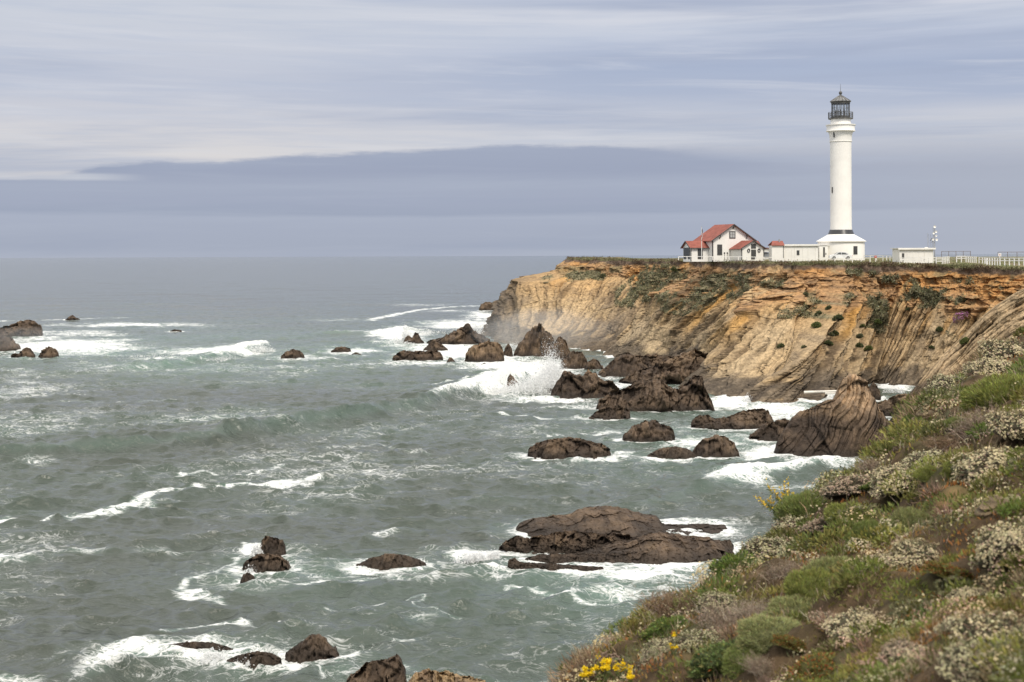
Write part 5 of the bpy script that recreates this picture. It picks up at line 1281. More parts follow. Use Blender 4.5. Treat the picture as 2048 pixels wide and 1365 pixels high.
def dry_shrub(seed, R=.6, H=.55, n=520, col=(.24, .185, .135)):
    lb = LB(seed); k = 5
    a = lb.r.uniform(0, 2 * math.pi, n); el = lb.r.uniform(.1, 1.5, n); d = np.stack([np.cos(el) * np.cos(a), np.cos(el) * np.sin(a), np.sin(el)], -1)
    L = lb.r.uniform(.55, 1.1, n)
    t = np.linspace(0, 1, k)
    o = lb.r.normal(size=(n, 3)) * np.array([R * .35, R * .35, .03])
    wob = np.cumsum(lb.r.normal(size=(n, k, 3)) * .10, axis=1)
    P = o[:, None] + d[:, None] * (L[:, None] * t[None])[..., None] * np.array([R, R, H]) + wob * t[None, :, None] * R * .8
    C = lb.jit(col, n, .4); lite = lb.r.random(n) < .25; C[lite] = lb.jit((.42, .36, .28), lite.sum(), .2)
    lb.curve(P, .0075, C)
    # fine twiglets
    m = n * 5; i = lb.r.integers(0, n, m); tt = lb.r.integers(2, k, m); b = P[i, tt]; g = d[i] + lb.r.normal(size=(m, 3)) * .7; g /= np.linalg.norm(g, axis=1, keepdims=True)
    lb.blades(b, g, lb.r.uniform(.08, .2, m), .0045, lb.jit(np.array(col) * 1.05, m, .4))
    return lb.mesh('dry_shrub', 'twig')
def green_shrub(seed, R=.55, H=.42, n=2300, col=(.085, .125, .035), Lf=(.05, .11), w=.014, red=0.0):
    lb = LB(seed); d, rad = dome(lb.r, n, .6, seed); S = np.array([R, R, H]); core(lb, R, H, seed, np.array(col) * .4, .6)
    g = d + np.array([0, 0, .4]) + lb.r.normal(size=(n, 3)) * .55; g /= np.linalg.norm(g, axis=1, keepdims=True)
    C = lb.jit(col, n, .4, .12); rr = lb.r.random(n) < red; C[rr] = lb.jit((.30, .10, .035), rr.sum(), .3)
    yl = lb.r.random(n) < .15; C[yl] = lb.jit((.20, .20, .06), yl.sum(), .3)
    lb.blades(d * (rad * .85)[:, None] * S, g, lb.r.uniform(*Lf, n), w, C)
    return lb.mesh('green_shrub')
def yellow_flower(seed, n=9, H=.40):
    """stalks of one flowering clump; returns leaf mesh and flower-head mesh"""
    lb = LB(seed); FL = []
    a = lb.r.uniform(0, 6.28, n); sp = lb.r.uniform(.02, .22, n); top = np.stack([np.cos(a) * sp, np.sin(a) * sp, H * lb.r.uniform(.75, 1.1, n)], -1); root = top * np.array([.35, .35, 0]) + np.array([0, 0, -.1])
    P = root[:, None] + (top - root)[:, None] * np.linspace(0, 1, 4)[None, :, None]
    lb.curve(P, .012, lb.jit((.12, .15, .05), n, .2))
    m = n * 30; i = lb.r.integers(0, n, m); tt = lb.r.random(m)[:, None] ** 1.5 * .85; g = lb.r.normal(size=(m, 3)) + np.array([0, 0, .5]); g /= np.linalg.norm(g, axis=1, keepdims=True)
    lb.blades(root[i] + (top - root)[i] * tt, g, lb.r.uniform(.06, .13, m), .010, lb.jit((.13, .16, .055), m, .3))
    for j in range(n):
        fl = LB(seed * 31 + j); FL.append(fl); q = 46; c = top[j] + fl.r.normal(size=(q, 3)) * np.array([.026, .026, .020]); nn = fl.r.normal(size=(q, 3)) + np.array([0, -.3, .8]); nn /= np.linalg.norm(nn, axis=1, keepdims=True)
        fl.discs(c, nn, fl.r.uniform(.014, .022, q), fl.jit((.80, .58, .012), q, .12, .04))
    return lb.mesh('stalks'), [f.mesh('flower_head') for f in FL]
def lupin(seed):
    lb = LB(seed); FL = []; n = 22
    a = lb.r.uniform(0, 6.28, n); el = lb.r.uniform(.5, 1.45, n); L = lb.r.uniform(.6, 1.25, n)
    d = np.stack([np.cos(el) * np.cos(a), np.cos(el) * np.sin(a), np.sin(el)], -1); P = d[:, None] * (L[:, None] * np.linspace(0, 1, 5)[None])[..., None] + np.cumsum(lb.r.normal(size=(n, 5, 3)) * .015, 1)
    lb.curve(P, .012, lb.jit((.15, .15, .06), n, .2))
    m = 1100; i = lb.r.integers(0, n, m); t = lb.r.random(m)[:, None] ** 1.4 * .8; g = d[i] * .4 + lb.r.normal(size=(m, 3)) * .6; g /= np.linalg.norm(g, axis=1, keepdims=True)
    lb.blades(d[i] * L[i][:, None] * t, g, lb.r.uniform(.06, .13, m), .012, lb.jit((.12, .15, .05), m, .35))
    for i in range(n):
        fl = LB(seed * 31 + i); FL.append(fl); m = 20; t = fl.r.uniform(.62, 1.0, m)[:, None]; nn = fl.r.normal(size=(m, 3)); nn /= np.linalg.norm(nn, axis=1, keepdims=True)
        fl.discs(d[i] * L[i] * t + fl.r.normal(size=(m, 3)) * .022, nn, .022, fl.jit((.74, .50, .05), m, .15, .05))
    return lb.mesh('stalks'), [f.mesh('flower_spike') for f in FL]

# ------------------------------------------------------------------ plants one can point at
PROTO = {}
def proto(kind, v):
    k = (kind, v)
    if k not in PROTO:
        sd = 11 * v + 3 + len(kind) * 7
        PROTO[k] = dict(cushion=lambda: cushion(sd, col=[(.245, .265, .070), (.190, .225, .065), (.260, .270, .110)][v % 3]), pale=lambda: pale_shrub(sd, cream=[(.56, .48, .29), (.48, .44, .26), (.50, .385, .26)][v % 3], pinkish=[.15, .2, .45][v % 3]),
                        dry=lambda: dry_shrub(sd, col=[(.24, .185, .135), (.20, .135, .085), (.30, .24, .18)][v % 3]), green=lambda: green_shrub(sd, col=[(.12, .165, .035), (.14, .18, .06), (.16, .15, .035)][v % 3], red=[.0, .03, .35][v % 3]))[kind]()
    return PROTO[k]
NAMES = dict(cushion=('cushion_shrub', 'shrub', 'green cushion shrubs on the near slope'), pale=('pale_flowering_shrub', 'flowering shrub', 'pale flowering shrubs on the near slope'),
             dry=('dry_shrub', 'dry shrub', 'dry twiggy shrubs on the near slope'), green=('green_shrub', 'leafy shrub', 'leafy green shrubs on the near slope'))
def plant(kind, v, px, py, wpx, label, hs=1.0, sq=1.0, group=None):
    p = on_slope(px, py); nm, cat, gr = NAMES[kind]
    o = link(nm, proto(kind, v)); w = wpx / FPX * p[1] / 1.15 * {'cushion': 1.5, 'pale': 1.35, 'dry': 1.2, 'green': 1.4}[kind]
    R = {'cushion': .6, 'pale': .55, 'dry': .75, 'green': .55}[kind]
    s = w / (2 * R) * 1.12
    SPOTS.append((p[0], p[1], w * .5))
    o.location = (p[0], p[1], p[2] - .06 * s); o.scale = (s, s * sq, s * hs); o.rotation_euler = (0, -.30, (px * 7 + py) % 6.28)
    return tag(o, label, cat, group or gr)
SPOTS = []
PLANTS = [
 ('cushion', 0, 2010, 806, 116, 'large bright green cushion shrub at the right edge below the white flowers', .8),
 ('cushion', 1, 1616, 1014, 84, 'dark green rounded shrub beside the tall yellow lupin on the brink', 1.1),
 ('cushion', 0, 1702, 1044, 78, 'domed green cushion shrub above the twin cushions in the middle', .8),
 ('cushion', 1, 1742, 1084, 70, 'egg-shaped green cushion shrub just below the domed one', 1.1),
 ('cushion', 2, 1822, 1056, 66, 'loose yellow-green mound right of the egg-shaped cushion', 1.1),
 ('cushion', 2, 1672, 1166, 100, 'long grey-green cushion in the middle of the slope', .9),
 ('cushion', 0, 1630, 1190, 90, 'green cushion at the left of the long grey-green one', .9),
 ('cushion', 2, 1600, 1236, 110, 'grey-green cushion mat trailing down the middle', .6),
 ('cushion', 2, 1545, 1276, 110, 'broad soft green mat in the lower middle slope', .55),
 ('cushion', 1, 1500, 1320, 80, 'soft green mat low beside the yellow flowers', .6),
 ('cushion', 1, 1910, 858, 32, 'small bright green bush amid brown twigs near the rock ledge', 1.3),
 ('cushion', 0, 1918, 944, 44, 'small green cushion below the big cream flower drift', 1.0),
 ('cushion', 0, 1855, 960, 40, 'small yellow-green tuft left of the cream flower drift', 1.2),
 ('green', 0, 1484, 1150, 96, 'bright leafy green bush at the brink above the yellow flowers', .8),
 ('green', 1, 1390, 1172, 84, 'dark green bush on the brink below the largest rock', .7),
 ('green', 0, 1335, 1262, 76, 'leafy green patch near the left brink', .7),
 ('green', 1, 1446, 1320, 110, 'grey-green leafy bush behind the lower yellow flowers', .7),
 ('green', 2, 1580, 1290, 60, 'red-tinged succulent clump under the soft green mat', .6),
 ('green', 2, 1640, 1345, 90, 'rusty red succulent clump at the bottom middle', .6),
 ('green', 0, 1832, 850, 46, 'lime green clump by the ledge at the brink', .8),
 ('green', 0, 1766, 975, 60, 'green leafy clump between pale flowers high on the slope', .7),
 ('green', 2, 1990, 1215, 90, 'olive and red mat of succulents right of centre', .4),
 ('green', 2, 1905, 1150, 90, 'green and orange succulent mat above the bare soil', .45),
 ('pale', 0, 1985, 945, 118, 'big cream flower drift on the right under the brown twigs', .9),
 ('pale', 0, 2035, 880, 90, 'cream flower clump at the right edge beside brown twigs', 1.0),
 ('pale', 1, 1895, 795, 70, 'pale greenish flower clump on the upper brink', 1.2),
 ('pale', 0, 2020, 715, 90, 'pale flower clump highest on the right edge', .9),
 ('pale', 0, 1975, 745, 70, 'pale flower clump just left of the highest one', .9),
 ('pale', 1, 1850, 935, 80, 'greenish cream flowers in the upper middle of the slope', .8),
 ('pale', 0, 1800, 965, 90, 'long cream flower patch above the loose yellow-green mound', .8),
 ('pale', 2, 1700, 985, 80, 'pinkish brown flower clump on the brink above the domed cushion', .9),
 ('pale', 2, 1648, 1066, 64, 'pinkish flower clump left of the domed cushion', .9),
 ('pale', 1, 1590, 1065, 80, 'pale flower clump under the dark rounded shrub on the brink', .8),
 ('pale', 1, 1535, 1110, 90, 'greenish white flower clump on the brink below the lupin', .8),
 ('pale', 1, 1440, 1222, 76, 'greenish white flowers beside the left brink', .9),
 ('pale', 1, 1395, 1300, 90, 'grey-white flower clump behind the lower yellow flowers', .8),
 ('pale', 1, 1320, 1310, 60, 'small grey-white flower clump by the bottom left brink', .9),
 ('pale', 0, 1790, 1140, 110, 'grey-cream flower drift in the middle right of the slope', .7),
 ('pale', 0, 1840, 1115, 80, 'cream flower tuft on top of the middle right drift', .9),
 ('pale', 0, 1725, 1265, 100, 'cream and pink flowers in the lower middle right', .7),
 ('pale', 2, 1670, 1250, 70, 'pinkish flower patch left of the lower cream flowers', .7),
 ('pale', 0, 1935, 1200, 60, 'small bright cream clump right of the bare soil', .9),
 ('pale', 0, 2025, 1110, 100, 'tall cream flower drift at the middle of the right edge', 1.2),
 ('pale', 0, 2010, 1300, 160, 'largest cream flower drift filling the bottom right corner', .9),
 ('pale', 1, 1955, 1345, 110, 'cream flowers at the foot of the largest drift', .8),
 ('pale', 0, 1845, 1340, 100, 'white flower clump on the bottom edge right of centre', .9),
 ('pale', 2, 1805, 1320, 70, 'greyish pink flower clump by the bottom white clump', .9),
 ('pale', 1, 1910, 1255, 50, 'thin line of cream flowers beside the bare soil', .8),
 ('dry', 1, 1340, 1230, 120, 'dense dark brown twiggy shrub on the left brink', .9),
 ('dry', 2, 1232, 1268, 74, 'tan dry grass tussock furthest out on the left brink', 1.0),
 ('dry', 0, 1455, 1260, 150, 'grey-brown tangle of dry twigs below the green bush', .7),
 ('dry', 2, 1510, 1235, 110, 'pale dry twigs right of the grey-brown tangle', .7),
 ('dry', 0, 1960, 862, 120, 'brown twig thicket below the large bright cushion', .8),
 ('dry', 1, 1905, 905, 110, 'dark brown heath above the cream flower drift', .6),
 ('dry', 0, 1560, 1150, 80, 'dry brown twigs on the brink beside the bright leafy bush', .6),
 ('dry', 0, 1520, 1345, 80, 'dry stems in front of the yellow flowers at the bottom', .7),
 ('dry', 1, 1176, 1332, 60, 'brown dry clump at the lower left brink', .9),
 ('dry', 0, 1745, 945, 70, 'thin brown twigs standing on the upper brink', .8),
]
for kind, v, px, py, w, label, hs in PLANTS:
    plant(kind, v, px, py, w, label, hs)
YF = [yellow_flower(70 + i, n=7 + 2 * i) for i in range(2)]
def flower(px, py, wpx, v, label):
    p = on_slope(px, py); t = thing('yellow_wallflower', label, 'flower', (p[0], p[1], p[2] - .02), px % 6.28, 'yellow wallflowers')
    s = wpx / FPX * p[1] / .56; t.scale = (s, s, s)
    link('stalks', YF[v][0], t); [link('flower_head', h, t) for h in YF[v][1]]
for px, py, w, v, label in [(1175, 1375, 52, 1, 'yellow flowers at the far left end of the bottom row'), (1212, 1368, 60, 1, 'thick yellow flowers in the bottom row left of its middle'), (1240, 1372, 60, 1, 'thick yellow flowers right of the bottom row middle'),
                            (1262, 1376, 44, 0, 'yellow flowers ending the bottom row on the right'), (1216, 1345, 40, 0, 'yellow flowers standing above the bottom row'), (1197, 1330, 26, 0, 'single small yellow flower clump near the left brink'),
                            (1292, 1330, 36, 1, 'tall yellow flower group before the grey-white clump'), (1345, 1312, 34, 0, 'yellow flower stems beside the grey-green leafy bush'), (1350, 1290, 28, 0, 'upper yellow flowers over the grey-green leafy bush'),
                            (1432, 1222, 30, 0, 'lone yellow flowers beside the dry twig tangle'), (1409, 1275, 20, 0, 'tiny yellow flower in front of the twig tangle')]:
    flower(px, py, w, v, label)
lm = lupin(90); p = on_slope(1588, 1046)
t = thing('yellow_lupin', 'tall yellow flowering lupin leaning out over the brink', 'flower', (p[0] - .1, p[1], p[2]), 0.4); t.rotation_euler = (0, -.30, .4); t.scale = (.9, .9, .9)
link('stalks', lm[0], t); [link('flower_spike', h, t) for h in lm[1]]
# broken rock ledge jutting from the slope
def ledge(px, py, wpx, label, seed, tilt):
    p = on_slope(px, py); W = wpx / FPX * p[1]
    m = LB(seed); V, F, C = [], [], []
    k = 0; r = np.random.default_rng(seed); n = 28
    for i in range(5):
        a = np.linspace(0, 2 * math.pi, n, endpoint=False); rad = (1 - .10 * i) * (1 + .22 * fbm(np.cos(a) * 1.3 + seed, np.sin(a) * 1.3, i * .7, 3))
        th = W * r.uniform(.05, .09); z0 = W * .075 * i
        off = r.normal(size=2) * W * .05
        for z, s in ((z0, .93), (z0 + th * .15, 1.0), (z0 + th * .85, 1.0), (z0 + th, .93), (z0 + th, .02)):
            V.append(np.stack([np.cos(a) * rad * s * W * .5 + off[0], np.sin(a) * rad * s * W * .36 + off[1], np.full(n, z)], -1)); C.append(np.tile(np.array([.20, .145, .085]) * r.uniform(.7, 1.3), (n, 1)))
        for q in range(4):
            b = k + q * n; j = np.arange(n); F.append(np.stack([b + j, b + (j + 1) % n, b + n + (j + 1) % n, b + n + j], -1))
        k += 5 * n
    o = link('rock_ledge', mesh_from('rock_ledge', np.concatenate(V), np.concatenate(F), M['rock'], np.concatenate(C), smooth=False)); o.location = p + np.array([0, 0, -.1]); o.rotation_euler = (.1, tilt, .4)
    return tag(o, label, 'rock', 'broken rock ledges on the slope')
ledge(1850, 842, 66, 'dark layered rock ledge jutting out at the brink', 5, -.15)
ledge(1985, 1020, 90, 'shaded brown rock step under the cream flower drift', 8, -.5)

# ------------------------------------------------------------------ ground cover nobody could count
def cover(n, seed, rule):
    """random points on the hillside, denser near the eye's share of the picture"""
    r = np.random.default_rng(seed)
    px = r.uniform(1040, 2160, n * 2); py = r.uniform(640, 1440, n * 2)
    X, Y = slope_hit(px, py)
    ok = (Y > 6) & (Y < 85); X, Y = X[ok], Y[ok]
    X += r.normal(size=len(X)) * .15; Y += r.normal(size=len(Y)) * .3
    d = edge_dist(X, Y); ok = (d > -1.0) & rule(X, Y, d, r)
    for sx, sy, sr in SPOTS: ok &= ((X - sx) ** 2 + (Y - sy - sr * .3) ** 2) > (sr * 1.05) ** 2
    X, Y = X[ok][:n], Y[ok][:n]
    return np.stack([X, Y, slope_z(X, Y)], -1)
def field(X, Y, s, z): return fbm(X * s, Y * s, z, 3, .55)
def cover_leaves():
    bare = lambda X, Y: field(X, Y, .35, 44.0) < .36
    # succulent mats: green to red
    P = cover(52000, 1, lambda X, Y, d, r: bare(X, Y) & (field(X, Y, .45, 60.0) + r.normal(size=len(X)) * .12 > -.12)); lb = LB(200); n = len(P)
    g = lb.r.normal(size=(n, 3)) * .7 + np.array([0, 0, 1.0]); g /= np.linalg.norm(g, axis=1, keepdims=True)
    h = field(P[:, 0], P[:, 1], .7, 70.0); C = lb.jit((.165, .165, .036), n, .45, .14)
    red = step(h + lb.r.normal(size=n) * .15, .0, .25)[:, None]; C = C * (1 - red) + lb.jit((.36, .16, .05), n, .4) * red
    ol = step(field(P[:, 0], P[:, 1], .5, 80.0), .0, .3)[:, None]; C = C * (1 - ol * .7) + lb.jit((.21, .175, .06), n, .3) * ol * .7
    sz = np.clip(P[:, 1] / 24, .5, 1.6)
    lb.blades(P + np.array([0, 0, -.01]), g, lb.r.uniform(.06, .14, n) * sz, .014 * sz, C)
    tag(link('ground_cover', lb.mesh('ground_cover')), 'mixed green and red succulent ground cover on the slope', 'ground cover', kind='stuff')
    # dry stems and dead flower stalks
    P = cover(20000, 2, lambda X, Y, d, r: bare(X, Y) & (field(X, Y, .4, 90.0) + r.normal(size=len(X)) * .15 > -.05)); lb = LB(201); n = len(P)
    g = lb.r.normal(size=(n, 3)) * .55 + np.array([-.2, 0, 1.0]); g /= np.linalg.norm(g, axis=1, keepdims=True)
    sz = np.clip(P[:, 1] / 24, .5, 1.5); C = lb.jit((.22, .165, .11), n, .45); k = lb.r.random(n) < .2; C[k] = lb.jit((.42, .35, .25), k.sum(), .2)
    lb.blades(P, g, lb.r.uniform(.10, .30, n) * sz, .0055 * sz, C)
    tag(link('dry_grass', lb.mesh('dry_grass', 'twig')), 'dry brown stems and grass scattered over the slope', 'dry grass', kind='stuff')
    # drifts of small pale flowers between the shrubs
    P = cover(30000, 3, lambda X, Y, d, r: bare(X, Y) & (field(X, Y, .55, 100.0) + .35 * field(X, Y, 1.8, 110.0) + r.normal(size=len(X)) * .03 > .17)); lb = LB(202); n = len(P)
    sz = np.clip(P[:, 1] / 24, .5, 1.5)
    up = lb.r.normal(size=(n, 3)) * .5 + np.array([-.2, -.5, .9]); up /= np.linalg.norm(up, axis=1, keepdims=True)
    C = lb.jit((.49, .42, .25), n, .3, .06); pk = field(P[:, 0], P[:, 1], .6, 120.0) + lb.r.normal(size=n) * .15 > .12; C[pk] = lb.jit((.30, .21, .15), pk.sum(), .35)
    lift = (.05 + .24 * np.clip(field(P[:, 0], P[:, 1], 1.6, 130.0) + .4, 0, 1) + lb.r.uniform(0, .05, n)) * sz
    lb.discs(P + np.stack([0 * lift, 0 * lift, lift], -1), up, lb.r.uniform(.013, .026, n) * sz, C)
    m = n // 2; i = lb.r.integers(0, n, m); g = lb.r.normal(size=(m, 3)) * .5 + np.array([0, 0, 1.0]); g /= np.linalg.norm(g, axis=1, keepdims=True)
    lb.blades(P[i], g, (lift[i] + .02), .010 * sz[i], lb.jit((.15, .155, .08), m, .4))
    tag(link('pale_flower_drifts', lb.mesh('pale_flower_drifts')), 'small cream and pinkish flowers growing in drifts between the shrubs', 'wild flowers', kind='stuff')
    # fringe of grass and stems along the brink
    r = np.random.default_rng(9); n = 9000
    seg = np.hypot(*np.diff(EDGE[2:22], axis=0).T); cum = np.concatenate([[0], np.cumsum(seg)]); s = r.uniform(0, cum[-1], n)
    X = np.interp(s, cum, EDGE[2:22, 0]) + r.normal(size=n) * .35; Y = np.interp(s, cum, EDGE[2:22, 1]) + r.normal(size=n) * .35
    keep = field(X, Y, .9, 140.0) > -.15; X, Y = X[keep], Y[keep]; n = len(X); P = np.stack([X, Y, slope_z(X, Y)], -1); lb = LB(203)
    g = lb.r.normal(size=(n, 3)) * .38 + np.array([-.55, -.05, .8]); g /= np.linalg.norm(g, axis=1, keepdims=True); sz = np.clip(Y / 24, .6, 1.5)
    kind = field(X, Y, .35, 150.0); C = lb.jit((.25, .18, .11), n, .4); gk = kind > .05; C[gk] = lb.jit((.11, .14, .04), gk.sum(), .35)
    lb.blades(P, g, lb.r.uniform(.14, .42, n) * sz, .008 * sz, C)
    tag(link('brink_grass', lb.mesh('brink_grass', 'twig')), 'rough grass and stems fringing the brink of the slope', 'grass', kind='stuff')
cover_leaves()

# low scrub between the named shrubs: many small clumps that read as one mass
def scrub_mass(name, label, kind, count, seed, z0, thr, size):
    r = np.random.default_rng(seed)
    P = cover(count, seed, lambda X, Y, d, r_: (field(X, Y, .35, 44.0) < .36) & (field(X, Y, .4, z0) + r_.normal(size=len(X)) * .10 > thr))
    n = len(P); s = r.uniform(*size, n) * np.clip(P[:, 1] / 22, .7, 1.5); m = {'green': 260, 'pale': 260, 'dry': 130}[kind]
    lb = LB(seed + 1)
    d, _ = dome(r, n * m, 0, 0.0); i = np.repeat(np.arange(n), m)
    rad = 1 + .4 * fbm(d[:, 0] * 2 + i * 3.1, d[:, 1] * 2, d[:, 2] * 2, 2)
    S = np.stack([s, s, s * r.uniform(.5, .85, n)], -1)[i]
    C0 = P[i] + d * rad[:, None] * S * np.array([1, 1, 1]) - np.array([0, 0, .03])
    tone = r.uniform(.75, 1.3, (n, 1)) * (1 + r.uniform(-.12, .12, (n, 3)))
    big = np.clip(P[i, 1] / 22, .6, 1.6)
    if kind == 'green':
        g = d + np.array([-.1, 0, .45]) + r.normal(size=d.shape) * .45; g /= np.linalg.norm(g, axis=1, keepdims=True)
        hue = step(field(P[:, 0], P[:, 1], .5, 210.0), -.1, .2)[:, None]
        base = lerp(np.array([.135, .15, .038]), np.array([.23, .215, .06]), hue) * tone
        lb.blades(C0 - g * .05, g, r.uniform(.06, .14, len(d)) * big, .012 * big, lb.jit((1, 1, 1), len(d), .3) * base[i])
    elif kind == 'pale':
        g = d + r.normal(size=d.shape) * .6; g /= np.linalg.norm(g, axis=1, keepdims=True); h = len(d) // 3
        lb.blades(C0[:h] - g[:h] * .04, g[:h], .08 * big[:h], .012 * big[:h], lb.jit((.155, .15, .075), h, .4))
        nn = d + np.array([-.1, -.3, .5]) + r.normal(size=d.shape) * .5; nn /= np.linalg.norm(nn, axis=1, keepdims=True)
        base = lerp(np.array([.49, .42, .245]), np.array([.33, .235, .16]), (r.random((n, 1)) < .3)) * tone
        lb.discs(C0[h:], nn[h:], r.uniform(.012, .024, len(d) - h) * big[h:], lb.jit((1, 1, 1), len(d) - h, .28, .05) * base[i[h:]])
    else:
        g = d + np.array([-.2, 0, .3]) + r.normal(size=d.shape) * .5; g /= np.linalg.norm(g, axis=1, keepdims=True)
        base = np.array([.215, .155, .105]) * tone
        lb.blades(P[i] + d * S * .4, g, r.uniform(.12, .30, len(d)) * big, .0055 * big, lb.jit((1, 1, 1), len(d), .45) * base[i])
    tag(link(name, lb.mesh(name, 'twig' if kind == 'dry' else 'leaf')), label, 'scrub', kind='stuff')
scrub_mass('low_green_scrub', 'low yellow-green scrub filling the gaps on the near slope', 'green', 430, 31, 160.0, -.05, (.18, .48))
scrub_mass('low_pale_scrub', 'low cream and pinkish flowering scrub filling the near slope', 'pale', 330, 41, 170.0, .05, (.20, .50))
scrub_mass('low_dry_scrub', 'low dry brown twiggy scrub on the near slope', 'dry', 240, 51, 180.0, .08, (.15, .38))

# ------------------------------------------------------------------ scrub on the far cliff
def cliff_scrub():
    r = np.random.default_rng(21)
    P = CLIFF_P.reshape(-1, 3); w = CLIFF_VEG.reshape(-1) > .55; idx = np.flatnonzero(w); idx = r.choice(idx, min(len(idx), 8000), replace=False)
    B = P[idx] + r.normal(size=(len(idx), 3)) * .15; lb = LB(300); n = len(B)
    for j in range(3):
        g = lb.r.normal(size=(n, 3)) + np.array([0, -.7, .6]); g /= np.linalg.norm(g, axis=1, keepdims=True)
        tone = fbm(B[:, 0] * .4, B[:, 1] * .4, B[:, 2] * .4, 3); C = lb.jit((.20, .19, .11), n, .35) * (1 + .9 * tone[:, None]); k = lb.r.random(n) < .16; C[k] = lb.jit((.26, .25, .17), k.sum(), .25)
        lb.blades(B, g, lb.r.uniform(.25, .6, n), .10, C)
    tag(link('cliff_scrub', lb.mesh('cliff_scrub')), 'grey green scrub growing in patches on the upper cliff face', 'scrub', kind='stuff')
    # grass on the rim and over the plateau
    G = PLATEAU[:70].reshape(-1, 3); px, py = proj(G[:, 0], G[:, 1], G[:, 2]); ok = np.flatnonzero((px > 1130) & (px < 2100)); i = r.choice(ok, 16000); B = G[i] + r.normal(size=(16000, 3)) * np.array([.4, .6, .02]); lb = LB(301); n = len(B)
    g = lb.r.normal(size=(n, 3)) * .5 + np.array([0, 0, 1.0]); g /= np.linalg.norm(g, axis=1, keepdims=True); t = fbm(B[:, 0] * .25, B[:, 1] * .1, 2.0, 3)
    C = lb.jit((.14, .145, .06), n, .35); k = t > .05; C[k] = lb.jit((.24, .19, .12), k.sum(), .3)
    hgt = lb.r.uniform(.10, .26, n) * (1 + np.clip(fbm(B[:, 0] * .12, B[:, 1] * .06, 9.0, 3), -.5, 1) * 1.2)
    R = CLIFF_P[int(NV * .965)]; pr, _ = proj(R[:, 0], R[:, 1], R[:, 2]); ok = np.flatnonzero((pr > 1130) & (pr < 2100)); i2 = r.choice(ok, 9000); B2 = R[i2] + r.normal(size=(9000, 3)) * np.array([.3, .3, .18]); g2 = lb.r.normal(size=(9000, 3)) * .6 + np.array([0, -.5, .1]); g2 /= np.linalg.norm(g2, axis=1, keepdims=True)
    lb.blades(B, g, hgt, .05, C)
    t2 = fbm(B2[:, 0] * .2, B2[:, 1] * .1, 12.0, 3); C2 = lb.jit((.15, .14, .07), 9000, .4); k = t2 > .0; C2[k] = lb.jit((.13, .085, .055), k.sum(), .35)
    lb.blades(B2, g2, lb.r.uniform(.2, .5, 9000), .06, C2)
    tag(link('headland_grass', lb.mesh('headland_grass')), 'short rough grass along the rim and top of the headland', 'grass', kind='stuff')
cliff_scrub()
def cliff_at(px, py):
    """point of the built cliff (or spur) seen at a photo pixel"""
    best = None
    for P in (CLIFF_P.reshape(-1, 3), SPUR_P.reshape(-1, 3)):
        a, b = proj(P[:, 0], P[:, 1], P[:, 2]); m = np.flatnonzero(((a - px) ** 2 + (b - py) ** 2) < 16)
        if len(m):
            k = m[np.argmin(P[m, 1])]
            if best is None or P[k, 1] < best[1]: best = P[k]
    return best
cs = [green_shrub(400 + i, R=.6, H=.55, n=900, col=[(.10, .115, .055), (.12, .145, .05), (.15, .15, .09)][i], Lf=(.12, .26), w=.05) for i in range(3)]
for px, py, w, v, label in [(1674, 632, 20, 0, 'darkest round bush high on the ribbed cliff face'), (1634, 648, 22, 1, 'bright green bush left of the darkest cliff bush'), (1637, 624, 15, 0, 'small bush above the bright green cliff bush'), (1656, 614, 13, 0, 'upper small bush near the darkest cliff bush'),
                            (1672, 663, 15, 0, 'bush on the cliff straight below the darkest one'), (1660, 665, 12, 2, 'small grey bush touching the one below the darkest'), (1654, 683, 17, 0, 'flat dark bush lowest under the darkest cliff bush'), (1561, 688, 15, 0, 'lone bush on the ribbed cliff left of the others'),
                            (1608, 691, 12, 2, 'small grey bush between the lone bush and the flat dark one'), (1721, 690, 14, 0, 'dark bush at the bottom of the cliff gully'), (1737, 693, 16, 1, 'green bush at the right of the gully bottom'), (1724, 648, 11, 1, 'bright tuft in the middle of the cliff gully'),
                            (1752, 640, 14, 1, 'green tuft right of the middle of the gully'), (1720, 668, 14, 2, 'grey-green tuft low in the cliff gully'), (1813, 620, 10, 0, 'small dark bush beside the orange rib'), (1877, 654, 14, 0, 'dark oval bush left of the pink flowers'),
                            (1861, 691, 11, 0, 'small round bush below the dark oval one'), (1926, 680, 20, 1, 'bush rooted on the edge of the tan slab spur'), (1614, 586, 12, 2, 'grey bush under the orange scarp'), (1205, 548, 14, 2, 'grey bush on the orange scarp of the nose'), (1345, 536, 14, 0, 'dark bush under the rim near the house')]:
    p = cliff_at(px, py)
    if p is None: continue
    o = link('cliff_bush', cs[v]); s = w / FPX * p[1] / 1.2; o.location = p + np.array([0, -.25 * s, -.25 * s]); o.scale = (s, s, s * .95); o.rotation_euler = (.35, 0, px % 6.28)
    tag(o, label, 'bush', 'bushes on the cliff face')
def pink():
    p = cliff_at(1918, 640)
    if p is None: return
    lb = LB(500); n = 750; d, rad = dome(lb.r, n, .8, 3.0); C = lb.jit((.42, .17, .36), n, .3); k = lb.r.random(n) < .5; C[k] = lb.jit((.19, .15, .09), k.sum(), .3)
    nn = d + lb.r.normal(size=(n, 3)) * .5; nn /= np.linalg.norm(nn, axis=1, keepdims=True); lb.discs(d * rad[:, None] * np.array([1.5, .6, 1.0]), nn, lb.r.uniform(.05, .11, n), C)
    o = link('pink_flower_mat', lb.mesh('pink_flower_mat')); o.location = p + np.array([0, -.3, 0]); o.rotation_euler = (.2, -.55, 0)
    tag(o, 'patch of bright pink flowers on the upper cliff by the slab spur', 'flowering plant')
pink()
